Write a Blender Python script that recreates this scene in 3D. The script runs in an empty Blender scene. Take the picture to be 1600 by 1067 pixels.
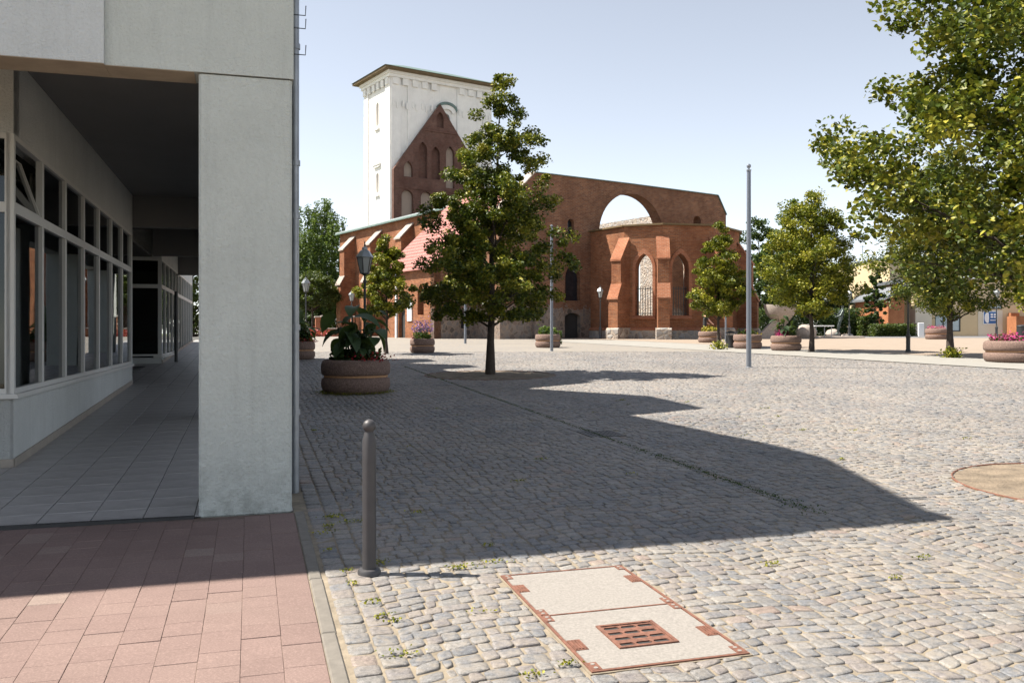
import bpy, bmesh, math, random
import numpy as np
from mathutils import Vector, Matrix
from mathutils.geometry import tessellate_polygon

# ------------------------------------------------------------------ camera, sky, sun, exposure
sc = bpy.context.scene
C = sc.collection
R = math.radians
F_PX, HOR, CAM_Z = 1400.0, 521.0, 1.70          # focal length in photo pixels, horizon row, eye height
SUN_EL, SUN_AZ = 55.0, -3.0                     # elevation; degrees the sun stands behind the left side
cd = bpy.data.cameras.new('camera'); cam = bpy.data.objects.new('camera', cd); C.objects.link(cam)
cd.sensor_width = 36.0; cd.lens = 36.0 * F_PX / 1600.0
cd.shift_y = -(533.5 - HOR) / 1600.0
cam.location = (0, 0, CAM_Z); cam.rotation_euler = (R(90), 0, 0)
cd.clip_start = 0.05; cd.clip_end = 3000
sc.camera = cam

w = bpy.data.worlds.new('World'); sc.world = w; w.use_nodes = True
nt = w.node_tree; bg = nt.nodes['Background']
sky = nt.nodes.new('ShaderNodeTexSky'); sky.sky_type = 'NISHITA'; sky.sun_disc = False
sky.sun_elevation = R(SUN_EL); sky.altitude = 50
sky.air_density = 0.85; sky.dust_density = 0.0; sky.ozone_density = 1.0
# direction towards the sun: left of the view, a touch behind
sun_dir = Vector((-math.cos(R(SUN_AZ)) * math.cos(R(SUN_EL)), -math.sin(R(SUN_AZ)) * math.cos(R(SUN_EL)), math.sin(R(SUN_EL))))
sky.sun_rotation = math.atan2(sun_dir.x, sun_dir.y)
hz = nt.nodes.new('ShaderNodeHueSaturation'); hz.inputs['Saturation'].default_value = 0.43     # milky summer haze over the whole sky
nt.links.new(sky.outputs[0], hz.inputs['Color']); nt.links.new(hz.outputs[0], bg.inputs['Color']); bg.inputs['Strength'].default_value = 0.085
sd = bpy.data.lights.new('sun', 'SUN'); sun = bpy.data.objects.new('sun', sd); C.objects.link(sun)
sd.energy = 5.0; sd.angle = R(0.53); sd.color = (1.0, 0.93, 0.82)
sun.rotation_euler = sun_dir.to_track_quat('Z', 'Y').to_euler()
sun.location = (-30, 0, 40)
sc.view_settings.view_transform = 'Standard'; sc.view_settings.look = 'None'
sc.view_settings.exposure = 1.25; sc.view_settings.gamma = 1.0; sc.view_settings.use_curve_mapping = False
sc.cycles.use_denoising = True
sc.cycles.max_bounces = 6; sc.cycles.diffuse_bounces = 2; sc.cycles.glossy_bounces = 3; sc.cycles.transparent_max_bounces = 8; sc.cycles.transmission_bounces = 4
sc.cycles.use_adaptive_sampling = True; sc.cycles.adaptive_threshold = 0.02
sc.cycles.caustics_reflective = False; sc.cycles.caustics_refractive = False
try:
    sc.cycles.denoiser = 'OPENIMAGEDENOISE'; sc.cycles.denoising_input_passes = 'RGB_ALBEDO_NORMAL'
    sc.cycles.denoising_prefilter = 'ACCURATE'
except Exception:
    pass

# ------------------------------------------------------------------ ground shape
SL = 0.024
def gz(y):                                       # the square climbs gently, then levels off at the church
    if y <= 50: return SL * y
    if y <= 70: return SL * 50 + SL * (y - 50) - SL * (y - 50) ** 2 / 40
    return SL * 60
def gzv(y):
    y = np.asarray(y, float); t = np.clip(y, 50, 70) - 50
    return np.where(y <= 50, SL * y, SL * 50 + SL * t - SL * t * t / 40)
def gp(px, py):                                  # where the ray through a photo pixel meets the ground
    k = (py - HOR) / F_PX
    lo, hi = 1.0, 400.0
    for _ in range(60):
        m = (lo + hi) / 2
        if CAM_Z - k * m > gz(m): lo = m
        else: hi = m
    return Vector(((px - 800) / F_PX * m, m, gz(m)))

# ------------------------------------------------------------------ mesh helpers
def rnd(seed): return random.Random(seed)
def link(o, parent=None):
    C.objects.link(o)
    if parent is not None: o.parent = parent
    return o
def tag(o, label=None, cat=None, group=None, kind=None):
    if label: o['label'] = label
    if cat: o['category'] = cat
    if group: o['group'] = group
    if kind: o['kind'] = kind
    return o
def empty(name, loc=(0, 0, 0), rz=0, label=None, cat=None, group=None):
    o = bpy.data.objects.new(name, None); o.empty_display_size = 0.2
    o.location = loc; o.rotation_euler = (0, 0, rz); link(o)
    return tag(o, label, cat, group)
def copy_tree(o, parent=None):
    c = o.copy(); C.objects.link(c); c.parent = parent
    for ch in o.children: copy_tree(ch, c)
    return c

class MB:
    def __init__(s): s.v = []; s.f = []
    def add(s, vs, fs):
        n = len(s.v); s.v += [tuple(p) for p in vs]; s.f += [tuple(i + n for i in f) for f in fs]; return s
    def box(s, x0, x1, y0, y1, z0, z1):
        return s.add([(x0,y0,z0),(x1,y0,z0),(x1,y1,z0),(x0,y1,z0),(x0,y0,z1),(x1,y0,z1),(x1,y1,z1),(x0,y1,z1)],
                     [(0,3,2,1),(4,5,6,7),(0,1,5,4),(1,2,6,5),(2,3,7,6),(3,0,4,7)])
    def bbox(s, x0, x1, y0, y1, z0, z1, b=0.01):  # box with chamfered top edges
        return s.add([(x0,y0,z0),(x1,y0,z0),(x1,y1,z0),(x0,y1,z0),(x0,y0,z1-b),(x1,y0,z1-b),(x1,y1,z1-b),(x0,y1,z1-b),
                      (x0+b,y0+b,z1),(x1-b,y0+b,z1),(x1-b,y1-b,z1),(x0+b,y1-b,z1)],
                     [(0,3,2,1),(0,1,5,4),(1,2,6,5),(2,3,7,6),(3,0,4,7),(4,5,9,8),(5,6,10,9),(6,7,11,10),(7,4,8,11),(8,9,10,11)])
    def obox(s, O, X, Y, Z):                     # box from corner O with edge vectors
        O, X, Y, Z = map(Vector, (O, X, Y, Z))
        return s.add([O, O+X, O+X+Y, O+Y, O+Z, O+X+Z, O+X+Y+Z, O+Y+Z],
                     [(0,3,2,1),(4,5,6,7),(0,1,5,4),(1,2,6,5),(2,3,7,6),(3,0,4,7)])
    def prism(s, poly, D):                       # 3D polygon extruded by vector D
        n = len(poly); P = [Vector(p) for p in poly]; D = Vector(D)
        fs = [tuple(range(n)), tuple(range(2*n-1, n-1, -1))] + [(i, (i+1) % n, n + (i+1) % n, n + i) for i in range(n)]
        return s.add(P + [p + D for p in P], fs)
    def slab(s, outer, holes, O, S, T):          # wall with openings; outward normal = S x Z
        O = Vector(O); S = Vector(S).normalized(); N = Vector((S.y, -S.x, 0))
        loops = [outer] + list(holes); flat = [p for l in loops for p in l]; n = len(flat)
        tri = tessellate_polygon([[Vector((p[0], p[1], 0)) for p in l] for l in loops])
        vs = [O + S * p[0] + Vector((0, 0, p[1])) for p in flat]
        vs += [p - N * T for p in vs]
        fs = []
        for a, b, c in tri:
            A, B, D = flat[a], flat[b], flat[c]
            if (B[0]-A[0])*(D[1]-A[1]) - (B[1]-A[1])*(D[0]-A[0]) < 0: b, c = c, b
            fs += [(a, b, c), (n+a, n+c, n+b)]
        k = 0
        for l in loops:
            m = len(l)
            for i in range(m): fs.append((k+i, k+(i+1) % m, n+k+(i+1) % m, n+k+i))
            k += m
        return s.add(vs, fs)
    def tube(s, pts, rad, n=8, cap=True):
        pts = [Vector(p) for p in pts]; m = len(pts)
        if not hasattr(rad, '__len__'): rad = [rad] * m
        vs = []
        for i, p in enumerate(pts):
            t = (pts[min(i+1, m-1)] - pts[max(i-1, 0)]).normalized()
            a = Vector((1, 0, 0)) if abs(t.x) < 0.8 else Vector((0, 1, 0))
            x = t.cross(a).normalized(); y = t.cross(x)
            vs += [p + (x * math.cos(2*math.pi*k/n) + y * math.sin(2*math.pi*k/n)) * rad[i] for k in range(n)]
        fs = [(i*n+k, i*n+(k+1) % n, (i+1)*n+(k+1) % n, (i+1)*n+k) for i in range(m-1) for k in range(n)]
        if cap: fs += [tuple(range(n-1, -1, -1)), tuple(range((m-1)*n, m*n))]
        return s.add(vs, fs)
    def lathe(s, prof, n=24, O=(0, 0, 0)):
        vs = [(O[0] + r*math.cos(2*math.pi*k/n), O[1] + r*math.sin(2*math.pi*k/n), O[2] + z) for r, z in prof for k in range(n)]
        m = len(prof)
        fs = [(i*n+k, i*n+(k+1) % n, (i+1)*n+(k+1) % n, (i+1)*n+k) for i in range(m-1) for k in range(n)]
        fs += [tuple(range(n-1, -1, -1)), tuple(range((m-1)*n, m*n))]
        return s.add(vs, fs)
    def build(s, name, mat, parent=None, smooth=False, kind=None, loc=None):
        me = bpy.data.meshes.new(name); me.from_pydata(s.v, [], s.f); me.update()
        uvs(me)
        if mat: me.materials.append(mat)
        if smooth: shade(me, smooth if smooth is not True else 40)
        o = bpy.data.objects.new(name, me); link(o, parent)
        if loc is not None: o.location = loc
        if kind: o['kind'] = kind
        return o
def shade(me, ang=40):
    me.polygons.foreach_set('use_smooth', [True] * len(me.polygons))
    try: me.set_sharp_from_angle(angle=R(ang))
    except Exception: pass
def uvs(me):                                      # metre-scale wall coordinates on every face
    uv = me.uv_layers.new(name='wall'); d = uv.data
    for p in me.polygons:
        n = p.normal
        if abs(n.z) > 0.75:
            for li in p.loop_indices:
                c = me.vertices[me.loops[li].vertex_index].co; d[li].uv = (c.x, c.y)
        else:
            l = math.hypot(n.x, n.y) or 1; tx, ty = -n.y / l, n.x / l
            for li in p.loop_indices:
                c = me.vertices[me.loops[li].vertex_index].co; d[li].uv = (c.x*tx + c.y*ty, c.z)
def np_mesh(name, V, Q, attr=None, mat=None, smooth=False):   # V (n,3), Q (m,4) or (m,3); attr per vertex
    me = bpy.data.meshes.new(name); k = Q.shape[1]
    me.vertices.add(len(V)); me.vertices.foreach_set('co', np.ascontiguousarray(V, np.float32).ravel())
    me.loops.add(Q.size); me.loops.foreach_set('vertex_index', np.ascontiguousarray(Q, np.int32).ravel())
    me.polygons.add(len(Q)); me.polygons.foreach_set('loop_start', np.arange(0, Q.size, k, dtype=np.int32))
    me.update(calc_edges=True)
    if attr is not None:
        a = me.attributes.new('rnd', 'FLOAT', 'POINT'); a.data.foreach_set('value', np.ascontiguousarray(attr, np.float32))
    if mat: me.materials.append(mat)
    if smooth: me.polygons.foreach_set('use_smooth', [True] * len(me.polygons))
    return me
def arch(cx, z0, zs, wd, kind='round', n=8):      # opening outline; zs = springing height
    h = wd / 2; pts = [(cx - h, z0)]
    if kind == 'round':
        pts += [(cx - h*math.cos(math.pi*i/(2*n)), zs + h*math.sin(math.pi*i/(2*n))) for i in range(2*n+1)]
    elif kind == 'flat':
        rise = wd * 0.18; rr = (h*h + rise*rise) / (2*rise); a0 = math.asin(h / rr)
        pts += [(cx + rr*math.sin(-a0 + 2*a0*i/(2*n)), zs + rise - rr + rr*math.cos(-a0 + 2*a0*i/(2*n))) for i in range(2*n+1)]
    else:
        rr = wd * 0.95; a1 = math.acos((rr - h) / rr)
        pts += [(cx - h + rr - rr*math.cos(a1*i/n), zs + rr*math.sin(a1*i/n)) for i in range(n+1)]
        pts += [(cx + h - rr + rr*math.cos(a1*i/n), zs + rr*math.sin(a1*i/n)) for i in range(n-1, -1, -1)]
    return pts + [(cx + h, z0)]

# ------------------------------------------------------------------ materials
class NT:
    def __init__(s, name):
        s.m = bpy.data.materials.new(name); s.m.use_nodes = True; s.t = s.m.node_tree; s.b = s.t.nodes['Principled BSDF']
    def n(s, t, **k):
        o = s.t.nodes.new(t)
        for a, v in k.items():
            if a[0] == '_': o.inputs[a[1:].replace('_', ' ')].default_value = v
            else: setattr(o, a, v)
        return o
    def l(s, a, b): s.t.links.new(a, b)
    def coord(s, kind='Object'):
        if kind == 'World': return s.n('ShaderNodeNewGeometry').outputs['Position']
        return s.n('ShaderNodeTexCoord').outputs[kind]
    def noise(s, co, scale, detail=4, rough=0.55):
        o = s.n('ShaderNodeTexNoise', _Scale=scale, _Detail=detail, _Roughness=rough); s.l(co, o.inputs['Vector']); return o.outputs['Fac']
    def ramp(s, fac, stops):
        o = s.n('ShaderNodeValToRGB'); e = o.color_ramp.elements
        while len(e) < len(stops): e.new(0.5)
        for i, (p, c) in enumerate(stops): e[i].position = p; e[i].color = (c[0], c[1], c[2], 1)
        s.l(fac, o.inputs[0]); return o.outputs[0]
    def mix(s, fac, a, b, mode='MIX'):
        o = s.n('ShaderNodeMix', data_type='RGBA', blend_type=mode)
        for src, i in ((fac, 0), (a, 6), (b, 7)):
            if isinstance(src, (int, float)): o.inputs[i].default_value = src
            elif isinstance(src, tuple): o.inputs[i].default_value = (*src, 1)
            else: s.l(src, o.inputs[i])
        return o.outputs[2]
    def math(s, op, a, b=0.0):
        o = s.n('ShaderNodeMath', operation=op)
        for src, i in ((a, 0), (b, 1)):
            if isinstance(src, (int, float)): o.inputs[i].default_value = src
            else: s.l(src, o.inputs[i])
        return o.outputs[0]
    def bump(s, h, strength=0.3, dist=0.01):
        o = s.n('ShaderNodeBump', _Strength=strength, _Distance=dist); s.l(h, o.inputs['Height']); s.l(o.outputs[0], s.b.inputs['Normal'])
    def col(s, c): s.l(c, s.b.inputs['Base Color'])
    def set(s, **k):
        for a, v in k.items(): s.b.inputs[a.replace('_', ' ')].default_value = v
        return s
def sh(c, k): return tuple(min(1, x * k) for x in c)

def simple(name, c, rough=0.7, var=0.15, scale=6.0, metal=0.0, bump=0.0, bscale=80.0, bdist=0.004, co='Object', spec=0.5):
    t = NT(name); t.set(Roughness=rough, Metallic=metal); t.b.inputs['Specular IOR Level'].default_value = spec
    p = t.coord(co); f = t.noise(p, scale, 5, 0.62)
    t.col(t.ramp(f, [(0.28, sh(c, 1 - var)), (0.72, sh(c, 1 + var))]))
    if bump: t.bump(t.noise(p, bscale, 3), bump, bdist)
    return t.m

def plaster_mat(name, c, dirt=(0.2, 0.2, 0.17), foot=None):
    t = NT(name); t.set(Roughness=0.92); t.b.inputs['Specular IOR Level'].default_value = 0.2
    p = t.coord('Object'); f = t.noise(p, 1.3, 6, 0.65)
    base = t.ramp(f, [(0.3, sh(c, 0.90)), (0.7, sh(c, 1.05))])
    g = t.noise(p, 9.0, 5, 0.7); base = t.mix(t.ramp(g, [(0.66, (0,0,0)), (0.85, (0.30,)*3)]), base, dirt)
    if foot is not None:                          # splash dirt and scuffs low on the wall
        z = t.n('ShaderNodeSeparateXYZ'); t.l(p, z.inputs[0])
        k = t.math('MULTIPLY', t.ramp(z.outputs[2], [(0.0, (1,)*3), (foot, (0,)*3)]), t.ramp(t.noise(p, 7, 5, 0.7), [(0.42, (0,)*3), (0.75, (1,)*3)]))
        base = t.mix(t.math('MULTIPLY', k, 0.75), base, (0.10, 0.10, 0.08))
    mp = t.n('ShaderNodeMapping'); mp.inputs['Scale'].default_value = (5.0, 5.0, 0.35); t.l(p, mp.inputs[0])   # rain streaks
    st = t.noise(mp.outputs[0], 1.6, 5, 0.7); base = t.mix(t.ramp(st, [(0.52, (0,0,0)), (0.80, (0.38,)*3)]), base, sh(c, 0.62))
    grain = t.noise(p, 42, 4, 0.65)
    base = t.mix(0.18, base, t.ramp(grain, [(0.3, sh(c, 0.60)), (0.7, sh(c, 1.15))]))
    t.col(base); t.bump(grain, 1.0, 0.02); return t.m

def brick_mat(name, c1, c2, mortar, rubble_z=None, patch=0.35, sx=1.0):
    t = NT(name); t.set(Roughness=0.9); t.b.inputs['Specular IOR Level'].default_value = 0.2
    uv = t.n('ShaderNodeUVMap', uv_map='wall').outputs[0]
    b = t.n('ShaderNodeTexBrick', _Scale=1.0, _Mortar_Size=0.016, _Mortar_Smooth=0.3, _Bias=0.0, _Brick_Width=0.28*sx, _Row_Height=0.09)
    b.inputs['Color1'].default_value = (*c1, 1); b.inputs['Color2'].default_value = (*c2, 1); b.inputs['Mortar'].default_value = (*mortar, 1)
    t.l(uv, b.inputs['Vector'])
    p = t.coord('Object')
    big = t.noise(p, 0.45, 6, 0.68); mid = t.noise(p, 2.6, 5, 0.7)
    col = t.mix(t.ramp(big, [(0.35, (0,)*3), (0.7, (1,)*3)]), b.outputs['Color'], t.mix(0.75, b.outputs['Color'], sh(c2, 0.60)))
    col = t.mix(t.math('MULTIPLY', t.ramp(mid, [(0.5, (0,)*3), (0.75, (1,)*3)]), patch), col, sh(mortar, 0.9))
    col = t.mix(t.math('MULTIPLY', t.ramp(t.noise(p, 9, 3), [(0.52, (0,)*3), (0.66, (1,)*3)]), 0.35), col, sh(c1, 0.45))
    col = t.mix(t.math('MULTIPLY', t.ramp(t.noise(p, 1.1, 6, 0.75), [(0.50, (0,)*3), (0.68, (1,)*3)]), 0.45), col, sh(c2, 0.42))
    h = t.math('SUBTRACT', 1.0, b.outputs['Fac'])
    if rubble_z is not None:
        v = t.n('ShaderNodeTexVoronoi', _Scale=3.4, feature='F1'); t.l(p, v.inputs['Vector'])
        ve = t.n('ShaderNodeTexVoronoi', _Scale=3.4, feature='DISTANCE_TO_EDGE'); t.l(p, ve.inputs['Vector'])
        rs = t.ramp(v.outputs['Color'], [(0.1, (0.10,0.085,0.075)), (0.4, (0.22,0.165,0.135)), (0.65, (0.16,0.145,0.135)), (0.95, (0.30,0.24,0.20))])
        rs = t.mix(t.ramp(ve.outputs['Distance'], [(0.02, (1,)*3), (0.09, (0,)*3)]), rs, (0.27, 0.21, 0.165))
        z = t.n('ShaderNodeSeparateXYZ'); t.l(p, z.inputs[0])
        lim = t.math('ADD', z.outputs[2], t.math('MULTIPLY', t.math('SUBTRACT', mid, 0.5), 2.4))
        k = t.math('LESS_THAN', lim, rubble_z)
        col = t.mix(k, col, rs)
        h = t.mix(k, h, t.ramp(ve.outputs['Distance'], [(0.0, (0,)*3), (0.15, (1,)*3)]))
    t.col(col); t.bump(h, 0.6, 0.02); return t.m

def rubble_mat(name, tint=1.0, scale=2.6):
    t = NT(name); t.set(Roughness=0.92); p = t.coord('Object')
    v = t.n('ShaderNodeTexVoronoi', _Scale=scale, feature='F1'); t.l(p, v.inputs['Vector'])
    ve = t.n('ShaderNodeTexVoronoi', _Scale=scale, feature='DISTANCE_TO_EDGE'); t.l(p, ve.inputs['Vector'])
    c = t.ramp(v.outputs['Color'], [(0.1, sh((0.18,0.15,0.13), tint)), (0.4, sh((0.32,0.27,0.23), tint)), (0.65, sh((0.26,0.25,0.24), tint)), (0.95, sh((0.42,0.36,0.30), tint))])
    c = t.mix(t.ramp(ve.outputs['Distance'], [(0.02, (1,)*3), (0.08, (0,)*3)]), c, sh((0.36, 0.30, 0.24), tint))
    t.col(c); t.bump(t.ramp(ve.outputs['Distance'], [(0.0, (0,)*3), (0.2, (1,)*3)]), 0.8, 0.05); return t.m

def leaf_mat(name, stops, trans=0.35, yellow=None):
    t = NT(name); t.set(Roughness=0.5); t.b.inputs['Specular IOR Level'].default_value = 0.35
    a = t.n('ShaderNodeAttribute', attribute_name='rnd').outputs['Fac']
    c = t.mix(1.0, t.ramp(a, stops), (0.80, 0.80, 0.80), 'MULTIPLY')
    t.col(c)
    tr = t.n('ShaderNodeBsdfTranslucent'); t.l(t.mix(0.45, c, (0.20, 0.26, 0.02)), tr.inputs['Color'])
    ms = t.n('ShaderNodeMixShader'); ms.inputs[0].default_value = trans
    t.l(t.b.outputs[0], ms.inputs[1]); t.l(tr.outputs[0], ms.inputs[2])
    t.l(ms.outputs[0], t.t.nodes['Material Output'].inputs['Surface']); return t.m

def glass_mat(name, tint=(0.30, 0.34, 0.34), ior=1.55):
    t = NT(name)
    gl = t.n('ShaderNodeBsdfGlossy', _Roughness=0.015); gl.inputs['Color'].default_value = (0.9, 0.93, 0.95, 1)
    tp = t.n('ShaderNodeBsdfTransparent'); tp.inputs['Color'].default_value = (*tint, 1)
    fr = t.n('ShaderNodeFresnel', _IOR=ior); ms = t.n('ShaderNodeMixShader')
    wob = t.n('ShaderNodeBump', _Strength=0.05, _Distance=0.02); t.l(t.noise(t.coord('Object'), 1.2, 1), wob.inputs['Height'])
    t.l(wob.outputs[0], gl.inputs['Normal'])
    t.l(fr.outputs[0], ms.inputs[0]); t.l(tp.outputs[0], ms.inputs[1]); t.l(gl.outputs[0], ms.inputs[2])
    t.l(ms.outputs[0], t.t.nodes['Material Output'].inputs['Surface']); return t.m

def cobble_mat(name):                              # colour by stone (attribute rnd)
    t = NT(name); t.set(Roughness=0.62); t.b.inputs['Specular IOR Level'].default_value = 0.45
    a = t.n('ShaderNodeAttribute', attribute_name='rnd').outputs['Fac']; p = t.coord('World')
    c = t.ramp(a, [(0.0, (0.165,0.172,0.185)), (0.2, (0.235,0.236,0.240)), (0.4, (0.285,0.272,0.256)), (0.55, (0.215,0.226,0.245)),
                   (0.7, (0.285,0.255,0.238)), (0.84, (0.245,0.225,0.22)), (0.95, (0.34,0.33,0.31)), (1.0, (0.31,0.235,0.20))])
    f = t.noise(p, 38, 5, 0.7); c = t.mix(0.8, c, t.mix(1.0, c, t.ramp(f, [(0.30, (0.50,)*3), (0.70, (1.55,)*3)]), 'MULTIPLY'))
    f2 = t.noise(p, 150, 2, 0.6); c = t.mix(0.6, c, t.mix(1.0, c, t.ramp(f2, [(0.33, (0.55,)*3), (0.67, (1.5,)*3)]), 'MULTIPLY'))
    # sand trodden over the stones in patches
    s = t.noise(p, 0.55, 5, 0.65); s2 = t.noise(p, 16, 4, 0.7)
    k = t.math('MULTIPLY', t.ramp(s, [(0.34, (0.15,)*3), (0.62, (1,)*3)]), t.ramp(s2, [(0.42, (0,)*3), (0.60, (1,)*3)]))
    c = t.mix(t.math('MULTIPLY', k, 0.75), c, (0.42, 0.365, 0.295)); c = t.mix(1.0, c, (0.66, 0.655, 0.66), 'MULTIPLY')
    c = t.mix(1.0, c, t.ramp(t.noise(p, 0.28, 6, 0.7), [(0.3, (0.82,)*3), (0.7, (1.14,)*3)]), 'MULTIPLY')      # worn tracks and stains
    t.col(c); t.bump(t.noise(p, 60, 5, 0.7), 0.7, 0.008); return t.m

def far_cobble_mat(name, tint=(1, 1, 1)):          # beyond the range where single stones can be told apart
    t = NT(name); t.set(Roughness=0.7); p = t.coord('World')
    v = t.n('ShaderNodeTexVoronoi', _Scale=8.0, feature='F1'); t.l(p, v.inputs['Vector'])
    ve = t.n('ShaderNodeTexVoronoi', _Scale=8.0, feature='DISTANCE_TO_EDGE'); t.l(p, ve.inputs['Vector'])
    c = t.ramp(v.outputs['Color'], [(0.1, (0.21,0.21,0.22)), (0.4, (0.275,0.265,0.25)), (0.7, (0.29,0.26,0.235)), (0.95, (0.33,0.315,0.295))])
    c = t.mix(t.ramp(ve.outputs['Distance'], [(0.02, (1,)*3), (0.09, (0,)*3)]), c, (0.33, 0.285, 0.225))
    s = t.noise(p, 0.35, 5, 0.65); c = t.mix(t.math('MULTIPLY', t.ramp(s, [(0.38, (0,)*3), (0.7, (1,)*3)]), 0.45), c, (0.36, 0.325, 0.27))
    c = t.mix(1.0, c, tint, 'MULTIPLY')
    t.col(c); t.bump(ve.outputs['Distance'], 0.5, 0.02); return t.m

M = {}
M['plaster'] = plaster_mat('pale_grey_roughcast', (0.565, 0.60, 0.575), foot=0.55)
M['plaster2'] = plaster_mat('pale_blue_grey_roughcast', (0.60, 0.63, 0.64))
M['shopwall'] = plaster_mat('white_painted_render', (0.62, 0.64, 0.63))
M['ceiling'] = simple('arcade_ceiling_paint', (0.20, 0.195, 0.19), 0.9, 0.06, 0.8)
M['soffit'] = simple('weathered_beige_soffit', (0.40, 0.33, 0.25), 0.9, 0.15, 3)
M['frame'] = simple('cream_window_frame', (0.60, 0.60, 0.58), 0.5, 0.05, 2)
M['glass'] = glass_mat('shop_glass')
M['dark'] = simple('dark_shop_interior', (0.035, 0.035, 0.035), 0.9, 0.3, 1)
M['tile'] = simple('grey_stone_tile', (0.36, 0.345, 0.335), 0.45, 0.28, 3.0, bump=0.12, bscale=30)
M['joint'] = simple('dark_tile_joint', (0.07, 0.07, 0.065), 0.95, 0.2)
M['paverjoint'] = simple('sandy_paver_joint', (0.135, 0.0945, 0.0765), 0.95, 0.3, 20)
M['skirt'] = simple('grey_beige_skirting_tile', (0.33, 0.29, 0.25), 0.6, 0.15, 5)
M['zinc'] = simple('grey_zinc', (0.30, 0.32, 0.35), 0.45, 0.15, 6, metal=0.7)
M['iron'] = simple('black_iron', (0.03, 0.032, 0.035), 0.45, 0.2, 8)
M['polemetal'] = simple('grey_painted_steel', (0.17, 0.187, 0.221), 0.42, 0.06, 3, metal=0.3)
M['bollard'] = simple('dark_grey_painted_iron', (0.058, 0.056, 0.060), 0.5, 0.12, 9, metal=0.2, bump=0.15, bscale=120, bdist=0.002)
M['rust'] = simple('rusty_iron', (0.18, 0.0825, 0.0562), 0.8, 0.4, 28, metal=0.2, bump=0.3, bscale=90)
M['concrete'] = simple('pale_cast_concrete', (0.2432, 0.2242, 0.2052), 0.92, 0.22, 60, bump=0.6, bscale=160, bdist=0.005)
M['kerb'] = simple('worn_concrete_edging', (0.1596, 0.1444, 0.1254), 0.9, 0.2, 10, bump=0.3)
M['cobble'] = cobble_mat('granite_setts')
M['farcobble'] = far_cobble_mat('distant_granite_setts', (0.77, 0.76, 0.75))
M['sand'] = simple('sandy_joint_filling', (0.228, 0.19, 0.1406), 0.97, 0.3, 9, bump=0.5, bscale=50, bdist=0.01, co='World')
M['soil'] = simple('dry_tree_pit_soil', (0.185, 0.145, 0.105), 0.97, 0.55, 3.2, bump=0.7, bscale=30, bdist=0.03, co='World')
M['pot_soil'] = simple('dark_potting_soil', (0.05, 0.035, 0.025), 0.97, 0.3, 20)
M['pale'] = simple('pale_concrete_paving', (0.2584, 0.247, 0.2242), 0.85, 0.10, 2.2, bump=0.2, co='World')
M['peach'] = simple('peach_paving', (0.2736, 0.2166, 0.1672), 0.85, 0.09, 1.6, bump=0.2, co='World')
M['road'] = simple('grey_asphalt', (0.152, 0.152, 0.1558), 0.9, 0.12, 2, co='World')
M['grass'] = simple('dry_grass', (0.10, 0.12, 0.045), 0.95, 0.35, 4, co='World')
M['brick'] = brick_mat('church_brick', (0.42, 0.160, 0.068), (0.22, 0.075, 0.036), (0.28, 0.19, 0.125), patch=0.30)
M['brickold'] = brick_mat('old_brown_brick', (0.31, 0.135, 0.068), (0.16, 0.068, 0.040), (0.27, 0.19, 0.135), rubble_z=2.1)
M['brickdark'] = brick_mat('weathered_gable_brick', (0.19, 0.085, 0.06), (0.12, 0.055, 0.042), (0.20, 0.15, 0.125), patch=0.3)
M['coping'] = brick_mat('orange_coping_brick', (0.42, 0.155, 0.075), (0.34, 0.12, 0.06), (0.40, 0.25, 0.17), patch=0.15)
M['rubble'] = rubble_mat('fieldstone')
M['rubble_light'] = rubble_mat('pale_fieldstone', 1.2, 4.2)
M['niche'] = plaster_mat('patchy_niche_plaster', (0.36, 0.29, 0.24), dirt=(0.16, 0.08, 0.06))
M['white'] = plaster_mat('white_tower_render', (0.86, 0.85, 0.81), dirt=(0.55, 0.54, 0.50))
M['copper'] = simple('green_grey_copper_sheet', (0.13, 0.19, 0.17), 0.55, 0.2, 1.5, metal=0.2)
M['eave'] = simple('ochre_eave_boards', (0.13, 0.085, 0.035), 0.7, 0.2, 2)
M['leadedge'] = simple('pale_metal_roof_edge', (0.40, 0.44, 0.44), 0.5, 0.12, 2, metal=0.3)
M['rooftile'] = simple('pink_red_clay_tile', (0.41, 0.1804, 0.1558), 0.8, 0.22, 5, bump=0.4, bscale=12, bdist=0.02)
M['darkglass'] = simple('dark_church_window', (0.02, 0.022, 0.028), 0.15, 0.3, 3)
M['bark'] = simple('dark_bark', (0.055, 0.042, 0.034), 0.95, 0.35, 14, bump=0.8, bscale=26, bdist=0.03)
M['planter'] = simple('exposed_aggregate_concrete', (0.1845, 0.123, 0.1), 0.95, 0.5, 30, bump=1.0, bscale=55, bdist=0.02)
M['groove'] = simple('ochre_groove', (0.45, 0.25, 0.13), 0.9, 0.2, 12)
M['linden'] = leaf_mat('linden_leaf', [(0.0, (0.034,0.060,0.010)), (0.35, (0.080,0.120,0.014)), (0.68, (0.23,0.235,0.020)), (1.0, (0.46,0.41,0.05))], 0.18)
M['linden_y'] = leaf_mat('yellowish_linden_leaf', [(0.0, (0.060,0.090,0.010)), (0.35, (0.17,0.195,0.014)), (0.7, (0.34,0.32,0.022)), (1.0, (0.48,0.43,0.05))], 0.22)
M['dark_leaf'] = leaf_mat('dark_green_leaf', [(0.0, (0.018,0.040,0.014)), (0.6, (0.045,0.088,0.024)), (1.0, (0.09,0.14,0.035))], 0.25)
M['birch_leaf'] = leaf_mat('birch_leaf', [(0.0, (0.040,0.085,0.022)), (0.6, (0.085,0.150,0.034)), (1.0, (0.15,0.21,0.055))], 0.34)
M['hedge'] = leaf_mat('hedge_leaf', [(0.0, (0.030,0.055,0.012)), (0.6, (0.070,0.110,0.022)), (1.0, (0.14,0.17,0.035))], 0.25)
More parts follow.
